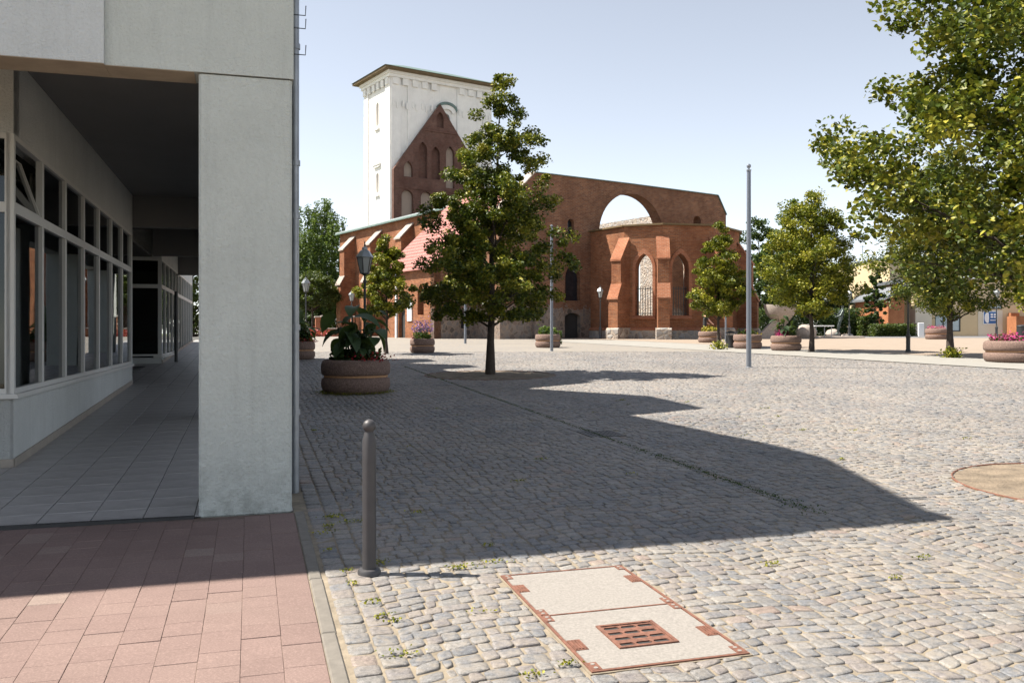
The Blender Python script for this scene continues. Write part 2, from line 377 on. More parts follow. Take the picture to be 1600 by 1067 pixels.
M['bigleaf'] = leaf_mat('broad_green_leaf', [(0.0, (0.030,0.062,0.026)), (1.0, (0.075,0.125,0.045))], 0.28)
M['magenta'] = leaf_mat('magenta_petal', [(0.0, (0.42,0.02,0.16)), (0.7, (0.62,0.04,0.26)), (1.0, (0.65,0.14,0.35))], 0.3)
M['red'] = leaf_mat('red_petal', [(0.0, (0.30,0.015,0.03)), (1.0, (0.55,0.04,0.07))], 0.3)
M['purple'] = leaf_mat('purple_petal', [(0.0, (0.16,0.06,0.28)), (1.0, (0.36,0.18,0.50))], 0.3)
M['yellowfl'] = leaf_mat('yellow_petal', [(0.0, (0.55,0.38,0.02)), (1.0, (0.70,0.55,0.06))], 0.3)
M['pinkfl'] = leaf_mat('pale_pink_petal', [(0.0, (0.60,0.25,0.30)), (1.0, (0.72,0.45,0.45))], 0.3)
M['bronze'] = simple('patinated_bronze', (0.07, 0.085, 0.08), 0.4, 0.35, 9, metal=0.7)
M['stone'] = simple('pale_granite', (0.33, 0.285, 0.25), 0.9, 0.18, 9, bump=0.4, bscale=20, bdist=0.03)
M['cream'] = simple('cream_render', (0.5412, 0.4346, 0.2788), 0.9, 0.04, 0.8)
M['creamlight'] = simple('light_cream_render', (0.5904, 0.5412, 0.451), 0.9, 0.04, 0.8)
M['orangebrick'] = brick_mat('orange_facing_brick', (0.44, 0.17, 0.075), (0.38, 0.14, 0.06), (0.35, 0.2, 0.12), patch=0.05)
M['paleglass'] = simple('pale_reflecting_glass', (0.34, 0.42, 0.47), 0.12, 0.15, 0.8)
M['blue'] = simple('blue_sign_print', (0.02, 0.11, 0.32), 0.4, 0.03)
M['signwhite'] = simple('white_sign_print', (0.75, 0.76, 0.78), 0.5, 0.03)
M['lampglass'] = simple('frosted_lantern_glass', (0.3, 0.318, 0.312), 0.2, 0.08, 3)
M['lampmetal'] = simple('pale_lantern_roof', (0.252, 0.27, 0.276), 0.3, 0.1, 4, metal=0.6)
M['reddim'] = simple('red_letter_film', (0.35, 0.05, 0.03), 0.5, 0.05)
M['binmat'] = simple('black_bin_plastic', (0.02, 0.02, 0.022), 0.5, 0.2)
M['paver'] = NT('red_concrete_paver').m
def _paver():
    m = M['paver']; t = NT.__new__(NT); t.m = m; t.t = m.node_tree; t.b = t.t.nodes['Principled BSDF']
    t.set(Roughness=0.92); t.b.inputs['Specular IOR Level'].default_value = 0.2
    oi = t.n('ShaderNodeObjectInfo').outputs['Random']; p = t.coord('World')
    c = t.ramp(oi, [(0.0, (0.255,0.175,0.155)), (0.5, (0.28,0.196,0.172)), (0.93, (0.27,0.186,0.165)), (0.97, (0.33,0.25,0.215)), (1.0, (0.30,0.215,0.19))])
    f = t.noise(p, 90, 4, 0.7); c = t.mix(0.55, c, t.mix(1.0, c, t.ramp(f, [(0.28, (0.6,)*3), (0.55, (1.0,)*3), (0.74, (1.75,)*3)]), 'MULTIPLY'))
    g = t.noise(p, 1.4, 5, 0.65); c = t.mix(0.4, c, t.mix(1.0, c, t.ramp(g, [(0.3, (0.75,)*3), (0.7, (1.25,)*3)]), 'MULTIPLY'))
    c = t.mix(1.0, c, (0.75, 0.765, 0.775), 'MULTIPLY'); t.col(c); t.bump(f, 0.3, 0.003)
_paver()

# ------------------------------------------------------------------ frames: the shop building (u, v) and its corner
BA = R(16.3)
U = Vector((math.cos(BA), math.sin(BA), 0)); V = Vector((-math.sin(BA), math.cos(BA), 0))
CX, CY = -1.86, 7.63; CZ = gz(CY)
def uv2w(u, v): return np.asarray(CX + U.x*np.asarray(u) + V.x*np.asarray(v)), np.asarray(CY + U.y*np.asarray(u) + V.y*np.asarray(v))
def w2uv(x, y): return (x-CX)*U.x + (y-CY)*U.y, (x-CX)*V.x + (y-CY)*V.y

def sheet(name, poly_fn, ys, mat, dz, parent=None, kind='structure'):
    """ground strip that follows the slope; poly_fn(y) -> (x0, x1)"""
    vs, fs = [], []
    for y in ys:
        a, b = poly_fn(y); vs += [(a, y, gz(y)+dz), (b, y, gz(y)+dz)]
    for i in range(len(ys)-1): fs.append((2*i, 2*i+1, 2*i+3, 2*i+2))
    me = bpy.data.meshes.new(name); me.from_pydata(vs, [], fs); me.update(); me.materials.append(mat)
    o = bpy.data.objects.new(name, me); link(o, parent); o['kind'] = kind; return o
ysn = [-30, -10, 0, 10, 20, 30, 40, 50, 52, 54, 56, 58, 60, 62, 64, 66, 68, 70, 100, 160, 300, 600, 1400]
ground = sheet('ground', lambda y: (-900, 900), ysn, M['sand'], -0.075)
tag(ground, 'sandy bed under the whole paved square', 'ground')
FAR0 = 38.0
plaza = sheet('plaza', lambda y: (-60, 70), [FAR0, 40, 45, 50, 52, 54, 56, 58, 60, 62, 64, 66, 68, 70, 110], M['farcobble'], 0.004)
tag(plaza, 'broad square of grey and pink granite setts sloping up to the church', 'square')
# pale walk and peach court on the right, in strips across the slope
def band_near(y): return 5.6 + (45.0 - y) / (45.0 - 26.3) * 9.4          # x where the setts end
ys_b = [14, 20, 26, 30, 35, 40, 45, 46.5]
walk = sheet('pale_walk', lambda y: (band_near(y), band_near(y) + 300), ys_b + [50, 52, 54], M['pale'], 0.016)
walk2 = sheet('peach_court', lambda y: (band_near(y) + 5.2, band_near(y) + 300), [14, 20, 26, 30, 35, 40, 45, 50, 52, 54, 56, 58, 60, 62], M['peach'], 0.022)
tag(walk, 'pale concrete walk where the planters and trees stand', 'walk'); tag(walk2, 'peach coloured court in front of the fountain', 'court')
road = sheet('side_road', lambda y: (14, 300), [60, 62, 64, 66, 68, 70, 76], M['road'], 0.028); tag(road, 'grey side road before the cream building', 'road')
lawn = sheet('lawn', lambda y: (-400, -18), [84, 100, 160, 300, 600], M['grass'], 0.02); tag(lawn, 'green ground under the far trees left of the church', 'lawn')
lawn2 = sheet('verge', lambda y: (8, 400), [92, 120, 160, 300, 600], M['grass'], 0.03); tag(lawn2, 'green ground behind the trees on the right', 'verge')

# ------------------------------------------------------------------ setts: every stone has its own edges
rng = np.random.default_rng(7)
HATCH = (1.19, 2.03, -3.90, -2.29)
GRATE = (4.10, 4.62, 3.55, 4.10)
PITS = [(gp(766, 586), 1.75), (Vector((5.75, 8.75, gz(8.75))), 1.30)]
def field(u0, u1, strips, bow, v0, v1, size=0.118):
    """scalloped rows of setts; returns corner quads (n,4,2) in (u,v)"""
    W = (u1 - u0) / strips; quads = []
    rows = int((v1 - v0) / size); n = max(2, int(round(W / size)))
    for k in range(strips):
        a = u0 + k * W
        cuts = np.sort(a + (np.arange(1, n)[None, :] + rng.uniform(-0.3, 0.3, (rows, n-1))) * W / n, axis=1)
        cuts = np.concatenate([np.full((rows, 1), a), cuts, np.full((rows, 1), a + W)], axis=1)
        r = v0 + np.arange(rows)[:, None] * size
        def cv(u): return bow * (1 - ((u - a - W/2) / (W/2)) ** 2)
        ul, ur = cuts[:, :-1], cuts[:, 1:]
        j = lambda: rng.normal(0, 0.006, ul.shape)
        q = np.stack([np.stack([ul + j(), r + cv(ul) + j()], -1), np.stack([ur + j(), r + cv(ur) + j()], -1),
                      np.stack([ur + j(), r + size + cv(ur) + j()], -1), np.stack([ul + j(), r + size + cv(ul) + j()], -1)], axis=2)
        quads.append(q.reshape(-1, 4, 2))
    return np.concatenate(quads)
def rows_along(u0, n, wd, v0, v1, ln):
    out = []
    for i in range(n):
        e = np.arange(v0, v1, ln) + rng.uniform(-0.012, 0.012, len(np.arange(v0, v1, ln))) + (i % 2) * ln / 2
        a = u0 + i * wd
        q = np.stack([np.stack([np.full(len(e)-1, a), e[:-1]], -1), np.stack([np.full(len(e)-1, a+wd), e[:-1]], -1),
                      np.stack([np.full(len(e)-1, a+wd), e[1:]], -1), np.stack([np.full(len(e)-1, a), e[1:]], -1)], axis=1)
        out.append(q)
    return np.concatenate(out)
Q = np.concatenate([rows_along(0.11, 2, 0.14, -6.5, 34, 0.15), field(0.39, 4.08, 3, 0.10, -6.5, 34, 0.108),
                    rows_along(4.08, 3, 0.13, -7.5, 34, 0.17), field(4.47, 34.17, 20, 0.17, -13.0, 34, 0.112)])
cen = Q.mean(1); wx, wy = uv2w(cen[:, 0], cen[:, 1])
keep = (wy > 3.2) & (wy < FAR0 + 0.3) & (np.abs(wx) < 0.60 * wy + 0.9) & (wx < band_near(wy) - 0.1)
hm = 0.022
keep &= ~((cen[:, 0] > HATCH[0]+hm) & (cen[:, 0] < HATCH[1]-hm) & (cen[:, 1] > HATCH[2]+hm) & (cen[:, 1] < HATCH[3]-hm))
cu_, cv_ = cen[:, 0], cen[:, 1]; nr = (cu_ > HATCH[0]-.12) & (cu_ < HATCH[1]+.12) & (cv_ > HATCH[2]-.12) & (cv_ < HATCH[3]+.12); e_ = 0.008
inv_ = (cv_ > HATCH[2]+hm) & (cv_ < HATCH[3]-hm); inu_ = (cu_ > HATCH[0]+hm) & (cu_ < HATCH[1]-hm)
k_ = nr & inv_ & (cu_ <= HATCH[0]+hm); Q[k_, :, 0] = np.minimum(Q[k_, :, 0], HATCH[0]-e_)      # setts cut to the frame
k_ = nr & inv_ & (cu_ >= HATCH[1]-hm); Q[k_, :, 0] = np.maximum(Q[k_, :, 0], HATCH[1]+e_)
k_ = nr & ~((cu_ > HATCH[1]) | (cu_ < HATCH[0])) & (cv_ <= HATCH[2]+hm); Q[k_, :, 1] = np.minimum(Q[k_, :, 1], HATCH[2]-e_)
k_ = nr & ~((cu_ > HATCH[1]) | (cu_ < HATCH[0])) & (cv_ >= HATCH[3]-hm); Q[k_, :, 1] = np.maximum(Q[k_, :, 1], HATCH[3]+e_)
keep &= ~((cen[:, 0] > GRATE[0]-0.03) & (cen[:, 0] < GRATE[1]+0.03) & (cen[:, 1] > GRATE[2]-0.03) & (cen[:, 1] < GRATE[3]+0.03))
for P, r in PITS: keep &= (wx-P.x)**2 + (wy-P.y)**2 > r*r
Q = Q[keep]; wy = wy[keep]; wx = wx[keep]
def stones(Q, fine, seed):
    g = np.random.default_rng(seed); n = len(Q); c = Q.mean(1, keepdims=True)
    size = np.linalg.norm(Q[:, 1] - Q[:, 0], axis=1)[:, None, None]
    gap = g.uniform(0.0035, 0.0085, (n, 1, 1)); Qs = c + (Q - c) * (1 - 2*gap/size)
    tilt = g.normal(0, 0.03, (n, 1, 2)); lift = g.normal(0, 0.0025, (n, 1))
    a = g.random(n)
    def w3(P, z):
        x, y = uv2w(P[..., 0], P[..., 1]); t = ((P - c) * tilt).sum(-1)
        return np.stack([x, y, gzv(y) + z + t + lift], -1)
    if fine:
        # octagonal outline: two points near each corner
        cut = g.uniform(0.05, 0.20, (n, 4, 1)); nx = np.roll(Qs, -1, 1); pv = np.roll(Qs, 1, 1)
        O = np.stack([Qs + (pv - Qs) * cut, Qs + (nx - Qs) * cut], axis=2).reshape(n, 8, 2)
        r0 = w3(O, -0.05); r1 = w3(O, -0.004); r2 = w3(c + (O - c) * 0.955, 0.0005); r3 = w3(c + (O - c) * 0.60, 0.0015); r4 = w3(c, 0.0015)
        Vt = np.concatenate([r0, r1, r2, r3, r4], axis=1); m = 33
        k = np.arange(8); k1 = (k + 1) % 8
        fq = np.concatenate([np.stack([k+8*i, k1+8*i, k1+8*(i+1), k+8*(i+1)], -1) for i in range(3)])
        top = np.array([[24, 25, 26, 32], [26, 27, 28, 32], [28, 29, 30, 32], [30, 31, 24, 32]])
        fq = np.concatenate([fq, top])
    else:
        r0 = w3(Qs, -0.05); r1 = w3(Qs, -0.004); r2 = w3(c + (Qs - c) * 0.9, 0.002)
        Vt = np.concatenate([r0, r1, r2], axis=1); m = 12
        k = np.arange(4); k1 = (k + 1) % 4
        fq = np.concatenate([np.stack([k+4*i, k1+4*i, k1+4*(i+1), k+4*(i+1)], -1) for i in range(2)] + [np.array([[8, 9, 10, 11]])])
    F = (np.arange(n)[:, None, None] * m + fq[None]).reshape(-1, 4)
    return Vt, F, np.repeat(a, m), fq
inview = (np.abs(wx) < 0.571 * wy) & (wy > 4.15)
order = np.argsort(np.where(inview, wy, 99))[:300]
single = np.zeros(len(Q), bool); single[order] = True
Vt, F, at, fq = stones(Q[single], True, 5)
for i in range(len(Vt)):
    o = bpy.data.objects.new('cobblestone', np_mesh('cobblestone', Vt[i], fq, np.full(33, at[i*33]), M['cobble'], False)); link(o, plaza)
near = ~single & (wy < 14.5)
Vt, F, at, _ = stones(Q[near], True, 6)
o = bpy.data.objects.new('near_cobbles', np_mesh('near_cobbles', Vt.reshape(-1, 3), F, at, M['cobble'], False)); link(o, plaza); o['kind'] = 'stuff'
far = ~single & (wy >= 14.5)
Vt, F, at, _ = stones(Q[far], False, 8)
o = bpy.data.objects.new('farther_cobbles', np_mesh('farther_cobbles', Vt.reshape(-1, 3), F, at, M['cobble'])); link(o, plaza); o['kind'] = 'stuff'
# sand bed right under the stones (joints)
sb = sheet('joint_sand', lambda y: (-20, min(40, band_near(y) + 0.1)), [2, 5, 10, 15, 20, 25, 30, FAR0 + 0.02], M['sand'], -0.0065, plaza); del sb['kind']

# tree pits: rings of earth
pit_labels = ['round pit of dry earth around the tall tree in the square', 'round pit of bare sandy earth at the right edge']
for (P, r), lb in zip(PITS, pit_labels):
    g = rnd(int(r*100)); mb = MB(); n = 40; vs = [(0, 0, 0.03)]
    for ring, rr in ((1, 0.5), (2, 1.02)):
        for k in range(n):
            a = 2*math.pi*k/n; q = r*rr*(1 + (0.02*g.uniform(-1, 1) if ring == 2 else 0)); x, y = q*math.cos(a), q*math.sin(a)
            vs.append((x, y, gz(P.y+y)-P.z + (0.035*g.random() if ring == 1 else -0.004)))
    fs = [(0, 1+k, 1+(k+1) % n) for k in range(n)] + [(1+k, 1+n+k, 1+n+(k+1) % n, 1+(k+1) % n) for k in range(n)]
    mb.add(vs, fs); o = mb.build('tree_pit', M['soil'], smooth=True, loc=P); tag(o, lb, 'tree pit', kind='structure')
    mb = MB(); n = 56; pts = []
    for k in range(n+1):
        a = 2*math.pi*k/n; x, y = r*1.005*math.cos(a), r*1.005*math.sin(a); pts.append((x, y, gz(P.y+y)-P.z + .004))
    mb.tube([(x, y, z - .004) for x, y, z in pts], .011, 6, cap=False); mb.build('pit_edge', M['rust'], o, smooth=True)

# ------------------------------------------------------------------ red pavers, concrete edging
pav = empty('red_pavement', (CX, CY, CZ), BA); tag(pav, 'red concrete paver walk in front of the arcade', 'pavement', kind='structure')
def lz(u, v): return gz(CY + U.y*u + V.y*v) - CZ             # ground height in building coordinates
base = MB(); base.add([(-7, -0.02, lz(-7, 0)-0.0035), (0, -0.02, lz(0, 0)-0.0035), (0, -5.5, lz(0, -5.5)-0.0035), (-7, -5.5, lz(-7, -5.5)-0.0035)], [(0, 3, 2, 1)])
base.build('paver_bed', M['paverjoint'], pav)
g = rnd(3); pm = {}
def paver_mesh(L):
    if L not in pm:
        mb = MB(); mb.bbox(0.001, 0.199, 0.001, L-0.001, -0.03, 0.0, 0.002)
        me = bpy.data.meshes.new('paver'); me.from_pydata(mb.v, [], mb.f); me.materials.append(M['paver']); pm[L] = me
    return pm[L]
for i in range(22):
    u = -0.2 * (i + 1); v = -0.03 - g.choice([0, 0.1, 0.05])
    while v > -4.5:
        L = g.choice([0.2, 0.2, 0.3, 0.2, 0.3]); v2 = v - L
        x, y = uv2w(u + 0.1, v2)
        if y > 3.3 and x > -0.60*y - 0.4:
            o = bpy.data.objects.new('paver', paver_mesh(L)); link(o, pav)
            o.location = (u, v2, lz(u, v2) + g.uniform(-0.002, 0.002)); o.rotation_euler = (0.0233 + g.uniform(-.003, .003), -0.0067 + g.uniform(-.004, .004), g.uniform(-.004, .004))
        v = v2
v = -0.02
g = rnd(9)
while v > -5:
    L = 1.0; mb = MB(); mb.bbox(0.006, 0.085, 0.004, L-0.004, -0.06, 0.0, 0.008); o = mb.build('edging_stone', M['kerb'], pav)
    o.location = (0, v - L, lz(0, v - L) + 0.006); o.rotation_euler = (0.0233, 0, g.uniform(-.004, .004)); v -= L

# ------------------------------------------------------------------ arcade floor
fl = empty('arcade_floor', (CX, CY, CZ), BA); tag(fl, 'grey tiled arcade floor rising beside the shop windows', 'floor', kind='structure')
FS = 0.034
def fz(u, v): return 0.0067*u + FS*v + 0.01
mb = MB(); mb.add([(-9, 0, fz(-9, 0)-0.008), (0, 0, fz(0, 0)-0.008), (0, 40, fz(0, 40)-0.008), (-9, 40, fz(-9, 40)-0.008)], [(0, 1, 2, 3)])
mb.build('floor_bed', M['joint'], fl)
tm = []
for k in range(4):
    b = MB(); b.bbox(0.004, 0.396, 0.004, 0.396, -0.02, 0.0, 0.003); me = bpy.data.meshes.new('floor_tile'); me.from_pydata(b.v, [], b.f); me.materials.append(M['tile']); tm.append(me)
g = rnd(4); cnt = 0
for j in range(30):
    for i in range(13):
        u, v = -0.4*(i+1), 0.03 + 0.4*j
        if u < -2.81 and v > 2.5: continue
        x, y = uv2w(u+0.2, v+0.2)
        if x < -0.60*y - 0.3: continue
        if cnt >= 300: continue
        cnt += 1
        o = bpy.data.objects.new('floor_tile', tm[(i*7+j*3) % 4]); link(o, fl); o.location = (u, v, fz(u, v) + g.uniform(-0.001, 0.001)); o.rotation_euler = (FS, -0.0067, 0)
mb = MB()
for j in range(30, 90):
    for i in range(15):
        u, v = -0.4*(i+1), 0.03 + 0.4*j
        if i > 6 and not 13.0 < v < 19.3: continue
        z = fz(u, v); mb.add([(u+.004, v+.004, z), (u+.396, v+.004, fz(u+.4, v)), (u+.396, v+.396, fz(u+.4, v+.4)), (u+.004, v+.396, fz(u, v+.4))], [(0, 1, 2, 3)])
mb.build('far_floor_tiles', M['tile'], fl, kind='stuff')
mb = MB(); mb.box(-7, -0.8, -0.03, 0.025, -0.12, 0.012); mb.build('threshold_strip', M['iron'], fl)

# ------------------------------------------------------------------ shop building with the arcade
bd = empty('commercial_building', (CX, CY, CZ), BA, 'pale grey roughcast shop building with corner pillar and window arcade', 'building')
ZB = 3.68; ZC = 4.50
mb = MB()                                          # corner pillar with softly rounded arrises
def rpillar(x0, x1, y0, y1, z0, z1, b=0.02):
    P = [(x0+b,y0),(x1-b,y0),(x1,y0+b),(x1,y1-b),(x1-b,y1),(x0+b,y1),(x0,y1-b),(x0,y0+b)]
    mb.prism([(x, y, z0) for x, y in P], (0, 0, z1-z0))
rpillar(-0.765, -0.012, 0.012, 0.80, -0.15, ZB-0.012); mb.build('pillar', M['plaster'], bd)
for vv in (6.3, 12.6, 18.9, 25.4):
    mb = MB(); rpillar(-0.80, -0.012, vv, vv+0.8, -0.1, ZB-0.012); mb.build('pillar', M['plaster'], bd)
# front wall above the opening: right panel and the slightly proud left panel
mb = MB(); mb.box(-1.48, 0.0, 0.0, 0.36, ZB, 7.9); mb.build('front_wall', M['plaster'], bd)
mb = MB(); mb.box(-12, -1.48, -0.045, 0.36, ZB+0.0, 7.9); mb.build('front_panel', M['plaster2'], bd)
mb = MB(); mb.box(-12, -1.48, -0.044, 0.359, ZB-0.006, ZB-0.002); mb.box(-1.478, -0.801, 0.002, 0.359, ZB-0.006, ZB-0.002); mb.build('soffit', M['soffit'], bd)
# long side wall over the square; its stepped gables throw the jagged shadow
prof = [(0.361, 7.9), (3.3, 9.3), (4.3, 9.3), (7.75, 8.75), (8.95, 11.35), (11.4, 11.45), (13.1, 8.7), (15.0, 11.85), (17.4, 11.85), (19.1, 8.2), (20.0, 8.2), (21.2, 10.2), (22.4, 10.2),
        (23.2, 7.6), (24.6, 9.4), (26.2, 9.4)]
outer = [(0.361, ZB), (26.2, ZB)] + prof[::-1]
# outward is +x: S = (0, 1)
holes = []
for vv in (2.2, 5.2, 8.9, 11.9, 15.2, 18.2, 21.8, 24.3): holes.append([(vv-0.55, 5.3), (vv+0.55, 5.3), (vv+0.55, 6.9), (vv-0.55, 6.9)])
mb = MB(); mb.slab(outer, holes, (0.0, 0, 0), (0, 1, 0), 0.36); mb.build('side_wall', M['plaster'], bd)
for vv in (2.2, 5.2, 8.9, 11.9, 15.2, 18.2, 21.8, 24.3):
    mb = MB(); mb.box(-0.20, -0.15, vv-0.55, vv+0.55, 5.3, 6.9); wn = mb.build('upper_window', M['darkglass'], bd)
    mb = MB(); mb.box(-0.15, -0.10, vv-0.55, vv-0.48, 5.3, 6.9); mb.box(-0.15, -0.10, vv+0.48, vv+0.55, 5.3, 6.9); mb.box(-0.15, -0.10, vv-0.48, vv+0.48, 5.3, 5.37); mb.box(-0.15, -0.10, vv-0.48, vv+0.48, 6.83, 6.9); mb.box(-0.15, -0.10, vv-.035, vv+.035, 5.37, 6.83)
    mb.build('window_frame', M['frame'], wn)
mb = MB(); mb.box(-12, -0.361, 0.361, 26.1, 7.5, 7.7); mb.build('roof', M['zinc'], bd)
mb = MB(); mb.box(-12.3, -12.0, 0.0, 34, -0.2, 8.2); mb.build('rear_wall', M['plaster2'], bd)
mb = MB(); mb.box(-12, -3.3, 26.1, 26.4, ZB, 7.69); mb.build('end_wall', M['plaster2'], bd)
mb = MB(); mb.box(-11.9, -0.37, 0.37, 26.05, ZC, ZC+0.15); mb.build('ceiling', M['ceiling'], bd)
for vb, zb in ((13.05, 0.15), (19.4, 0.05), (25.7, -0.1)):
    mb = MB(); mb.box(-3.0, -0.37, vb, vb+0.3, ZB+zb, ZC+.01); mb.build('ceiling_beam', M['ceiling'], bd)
# shop fronts: plinth, sill, posts, transom, panes
UW = -2.79; SILL, TRANS, TOP = 0.87, 2.87, 3.66
def window_bay(parent, O, S, wd, z0, zt, z1, tilt=False, fr=0.055):
    """one shop window between posts: frame ring, transom and two panes. O is the lower left corner, S runs along the wall"""
    S = Vector(S); N = Vector((S.y, -S.x, 0)); O = Vector(O)
    def bar(a, b, c, d, p0=0.0, p1=-0.07):
        q = O + S*a + Vector((0, 0, c)) + N*p0; mb.obox(q, S*(b-a), N*(p1-p0), Vector((0, 0, d-c)))
    mb = MB(); h = z1 - z0; t = zt - z0
    bar(0, fr, 0, h); bar(wd-fr, wd, 0, h); bar(fr, wd-fr, 0, fr); bar(fr, wd-fr, h-fr, h); bar(fr, wd-fr, t-fr, t+fr)
    f = mb.build('shop_window', M['frame'], parent)
    mb = MB(); q = O + S*fr + Vector((0, 0, fr)) - N*0.04; mb.obox(q, S*(wd-2*fr), -N*0.008, Vector((0, 0, t-2*fr))); mb.build('pane', M['glass'], f)
    hh = h - t - 2*fr
    if tilt:                                        # top light tipped inwards
        mb = MB(); q = O + S*fr + Vector((0, 0, t+fr)) - N*0.04; up = Vector((0, 0, hh)) * 0.95 - N*hh*0.32
        mb.obox(q, S*(wd-2*fr), -N*0.008, up); mb.build('pane', M['glass'], f)
        mb = MB(); e = 0.035
        mb.obox(q, S*e, N*0.03, up); mb.obox(q + S*(wd-2*fr-e), S*e, N*0.03, up); mb.obox(q + up*0.97, S*(wd-2*fr), N*0.03, up*0.03); mb.obox(q, S*(wd-2*fr), N*0.03, up*0.03)
        mb.build('tilted_sash', M['frame'], f)
    else:
        mb = MB(); q = O + S*fr + Vector((0, 0, t+fr)) - N*0.04; mb.obox(q, S*(wd-2*fr), -N*0.008, Vector((0, 0, hh))); mb.build('pane', M['glass'], f)
    return f
def shopfront(pu, v0, v1, n, tiltk=()):
    S = (0, 1, 0); wd = (v1-v0)/n
    for k in range(n): window_bay(bd, (pu, v0+k*wd, SILL), S, wd-0.002, SILL, TRANS, TOP, k in tiltk)
    mb = MB(); mb.box(pu-0.22, pu+0.05, v0-0.05, v1+0.02, SILL-0.05, SILL); mb.build('sill', M['frame'], bd)
    mb = MB(); mb.prism([(pu, v0, fz(pu, v0)-0.3), (pu, v1, fz(pu, v1)-0.3), (pu, v1, SILL-0.05), (pu, v0, SILL-0.05)], (-0.25, 0, 0)); mb.build('plinth_wall', M['shopwall'], bd)
    mb = MB(); mb.prism([(pu+0.02, v0-0.02, fz(pu, v0)-0.05), (pu+0.02, v1, fz(pu, v1)-0.05), (pu+0.02, v1, fz(pu, v1)+0.09), (pu+0.02, v0-0.02, fz(pu, v0)+0.09)], (-0.018, 0, 0)); mb.build('skirting', M['skirt'], bd)
    mb = MB(); mb.box(pu-0.25, pu-0.002, v0, v1, TOP, ZC); mb.build('fascia', M['shopwall'], bd)
shopfront(UW, 2.88, 12.88, 7, (0,))
shopfront(UW, 19.7, 34.0, 11)
# the short front that faces the street, left of the first window
for k in range(2): window_bay(bd, (UW-1.15*(k+1)-0.03, 2.88, SILL), (1, 0, 0), 1.148, SILL, TRANS, TOP)
mb = MB(); mb.box(UW-3, UW-0.001, 2.84, 3.10, SILL-0.05, SILL-.001); mb.build('sill', M['frame'], bd)
mb = MB(); mb.box(UW-3, UW-0.001, 2.88, 3.13, -0.3, SILL-0.051); mb.build('plinth_wall', M['shopwall'], bd)
mb = MB(); mb.box(UW-3, UW+0.019, 2.86, 2.879, -0.1, fz(UW, 2.7)+0.09); mb.build('skirting', M['skirt'], bd)
mb = MB(); mb.box(UW-5, UW-0.002, 2.89, 3.13, TOP, ZC-0.001); mb.build('fascia', M['shopwall'], bd)
mb = MB(); mb.box(UW-0.03, UW+0.006, 2.874, 2.94, SILL, TOP); mb.build('corner_post', M['frame'], bd)
# return front at the entrance recess, with the red figures
rw = window_bay(bd, (UW-1.55, 19.7, SILL), (1, 0, 0), 1.50, SILL, TRANS, TOP)
window_bay(bd, (UW-3.1, 19.7, SILL), (1, 0, 0), 1.50, SILL, TRANS, TOP)
mb = MB(); mb.box(UW-3.2, UW-0.001, 19.70, 19.95, 0.2, SILL-0.051); mb.build('plinth_wall', M['shopwall'], bd)
mb = MB(); mb.box(UW-3.2, UW-0.003, 19.70, 19.95, TOP, ZC-0.002); mb.build('fascia', M['shopwall'], bd)
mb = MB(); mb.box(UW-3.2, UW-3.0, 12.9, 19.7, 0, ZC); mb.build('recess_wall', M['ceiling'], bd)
mb = MB(); mb.box(UW-3.2, UW, 12.881, 13.0, 0, ZC-0.004); mb.build('recess_wall', M['shopwall'], bd)
fc = bpy.data.curves.new('red_figures', 'FONT'); fc.body = '5 43'; fc.size = 0.34; fc.extrude = 0.004; fc.materials.append(M['reddim'])
fo = bpy.data.objects.new('red_figures_curve', fc); C.objects.link(fo); dg = bpy.context.evaluated_depsgraph_get(); fm = bpy.data.meshes.new_from_object(fo.evaluated_get(dg)); bpy.data.objects.remove(fo)
fo = bpy.data.objects.new('red_figures', fm); link(fo, rw); fo.location = (UW-1.40, 19.69, TRANS+0.14); fo.rotation_euler = (R(90), 0, 0)
mb = MB(); mb.tube([(UW+0.35, 20.2, 0.5), (UW+0.35, 20.2, 2.75)], 0.05, 10); mb.build('arcade_post', M['iron'], bd)
# dark rooms behind the glass
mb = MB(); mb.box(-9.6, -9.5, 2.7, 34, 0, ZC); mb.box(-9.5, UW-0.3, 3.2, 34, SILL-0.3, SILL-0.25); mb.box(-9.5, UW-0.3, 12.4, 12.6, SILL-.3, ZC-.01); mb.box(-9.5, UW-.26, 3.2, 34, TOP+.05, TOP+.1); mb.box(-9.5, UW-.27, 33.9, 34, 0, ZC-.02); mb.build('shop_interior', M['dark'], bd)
mb = MB(); mb.box(-12, UW+0.2, 26.41, 34.2, ZC, ZC+.3); mb.build('lower_roof', M['zinc'], bd)
# down-pipe with clips and the iron hooks above
mb = MB(); mb.tube([(0.055, 0.86, -0.05), (0.055, 0.86, 8.3)], 0.036, 12); dp = mb.build('downpipe', M['zinc'], bd, smooth=True)
for z in (0.75, 1.55, 2.6, 3.1, 4.2, 5.5):
    mb = MB(); mb.tube([(0.055, 0.86, z), (0.055, 0.86, z+0.05)], 0.046, 12); mb.box(0.0, 0.05, 0.85, 0.87, z+0.01, z+0.03); mb.build('pipe_clip', M['zinc'], dp)
for z in (4.30, 4.42, 4.06):
    mb = MB(); mb.tube([(0.0, 0.55, z), (0.13, 0.55, z), (0.135, 0.55, z+0.09)], 0.005, 6); mb.build('wall_hook', M['iron'], bd)

# ------------------------------------------------------------------ the ruined church
CA = R(33); ch = empty('church', (1.5, 58.2, gz(58.2) - 0.02), CA, 'red brick church ruin with open chancel arch, polygonal apse and white tower', 'church')
cb, ca = Vector((math.cos(CA), math.sin(CA))), Vector((-math.sin(CA), math.cos(CA)))
def w2c(x, y): d = Vector((x - 1.5, y - 58.2)); return Vector((d.dot(cb), d.dot(ca)))
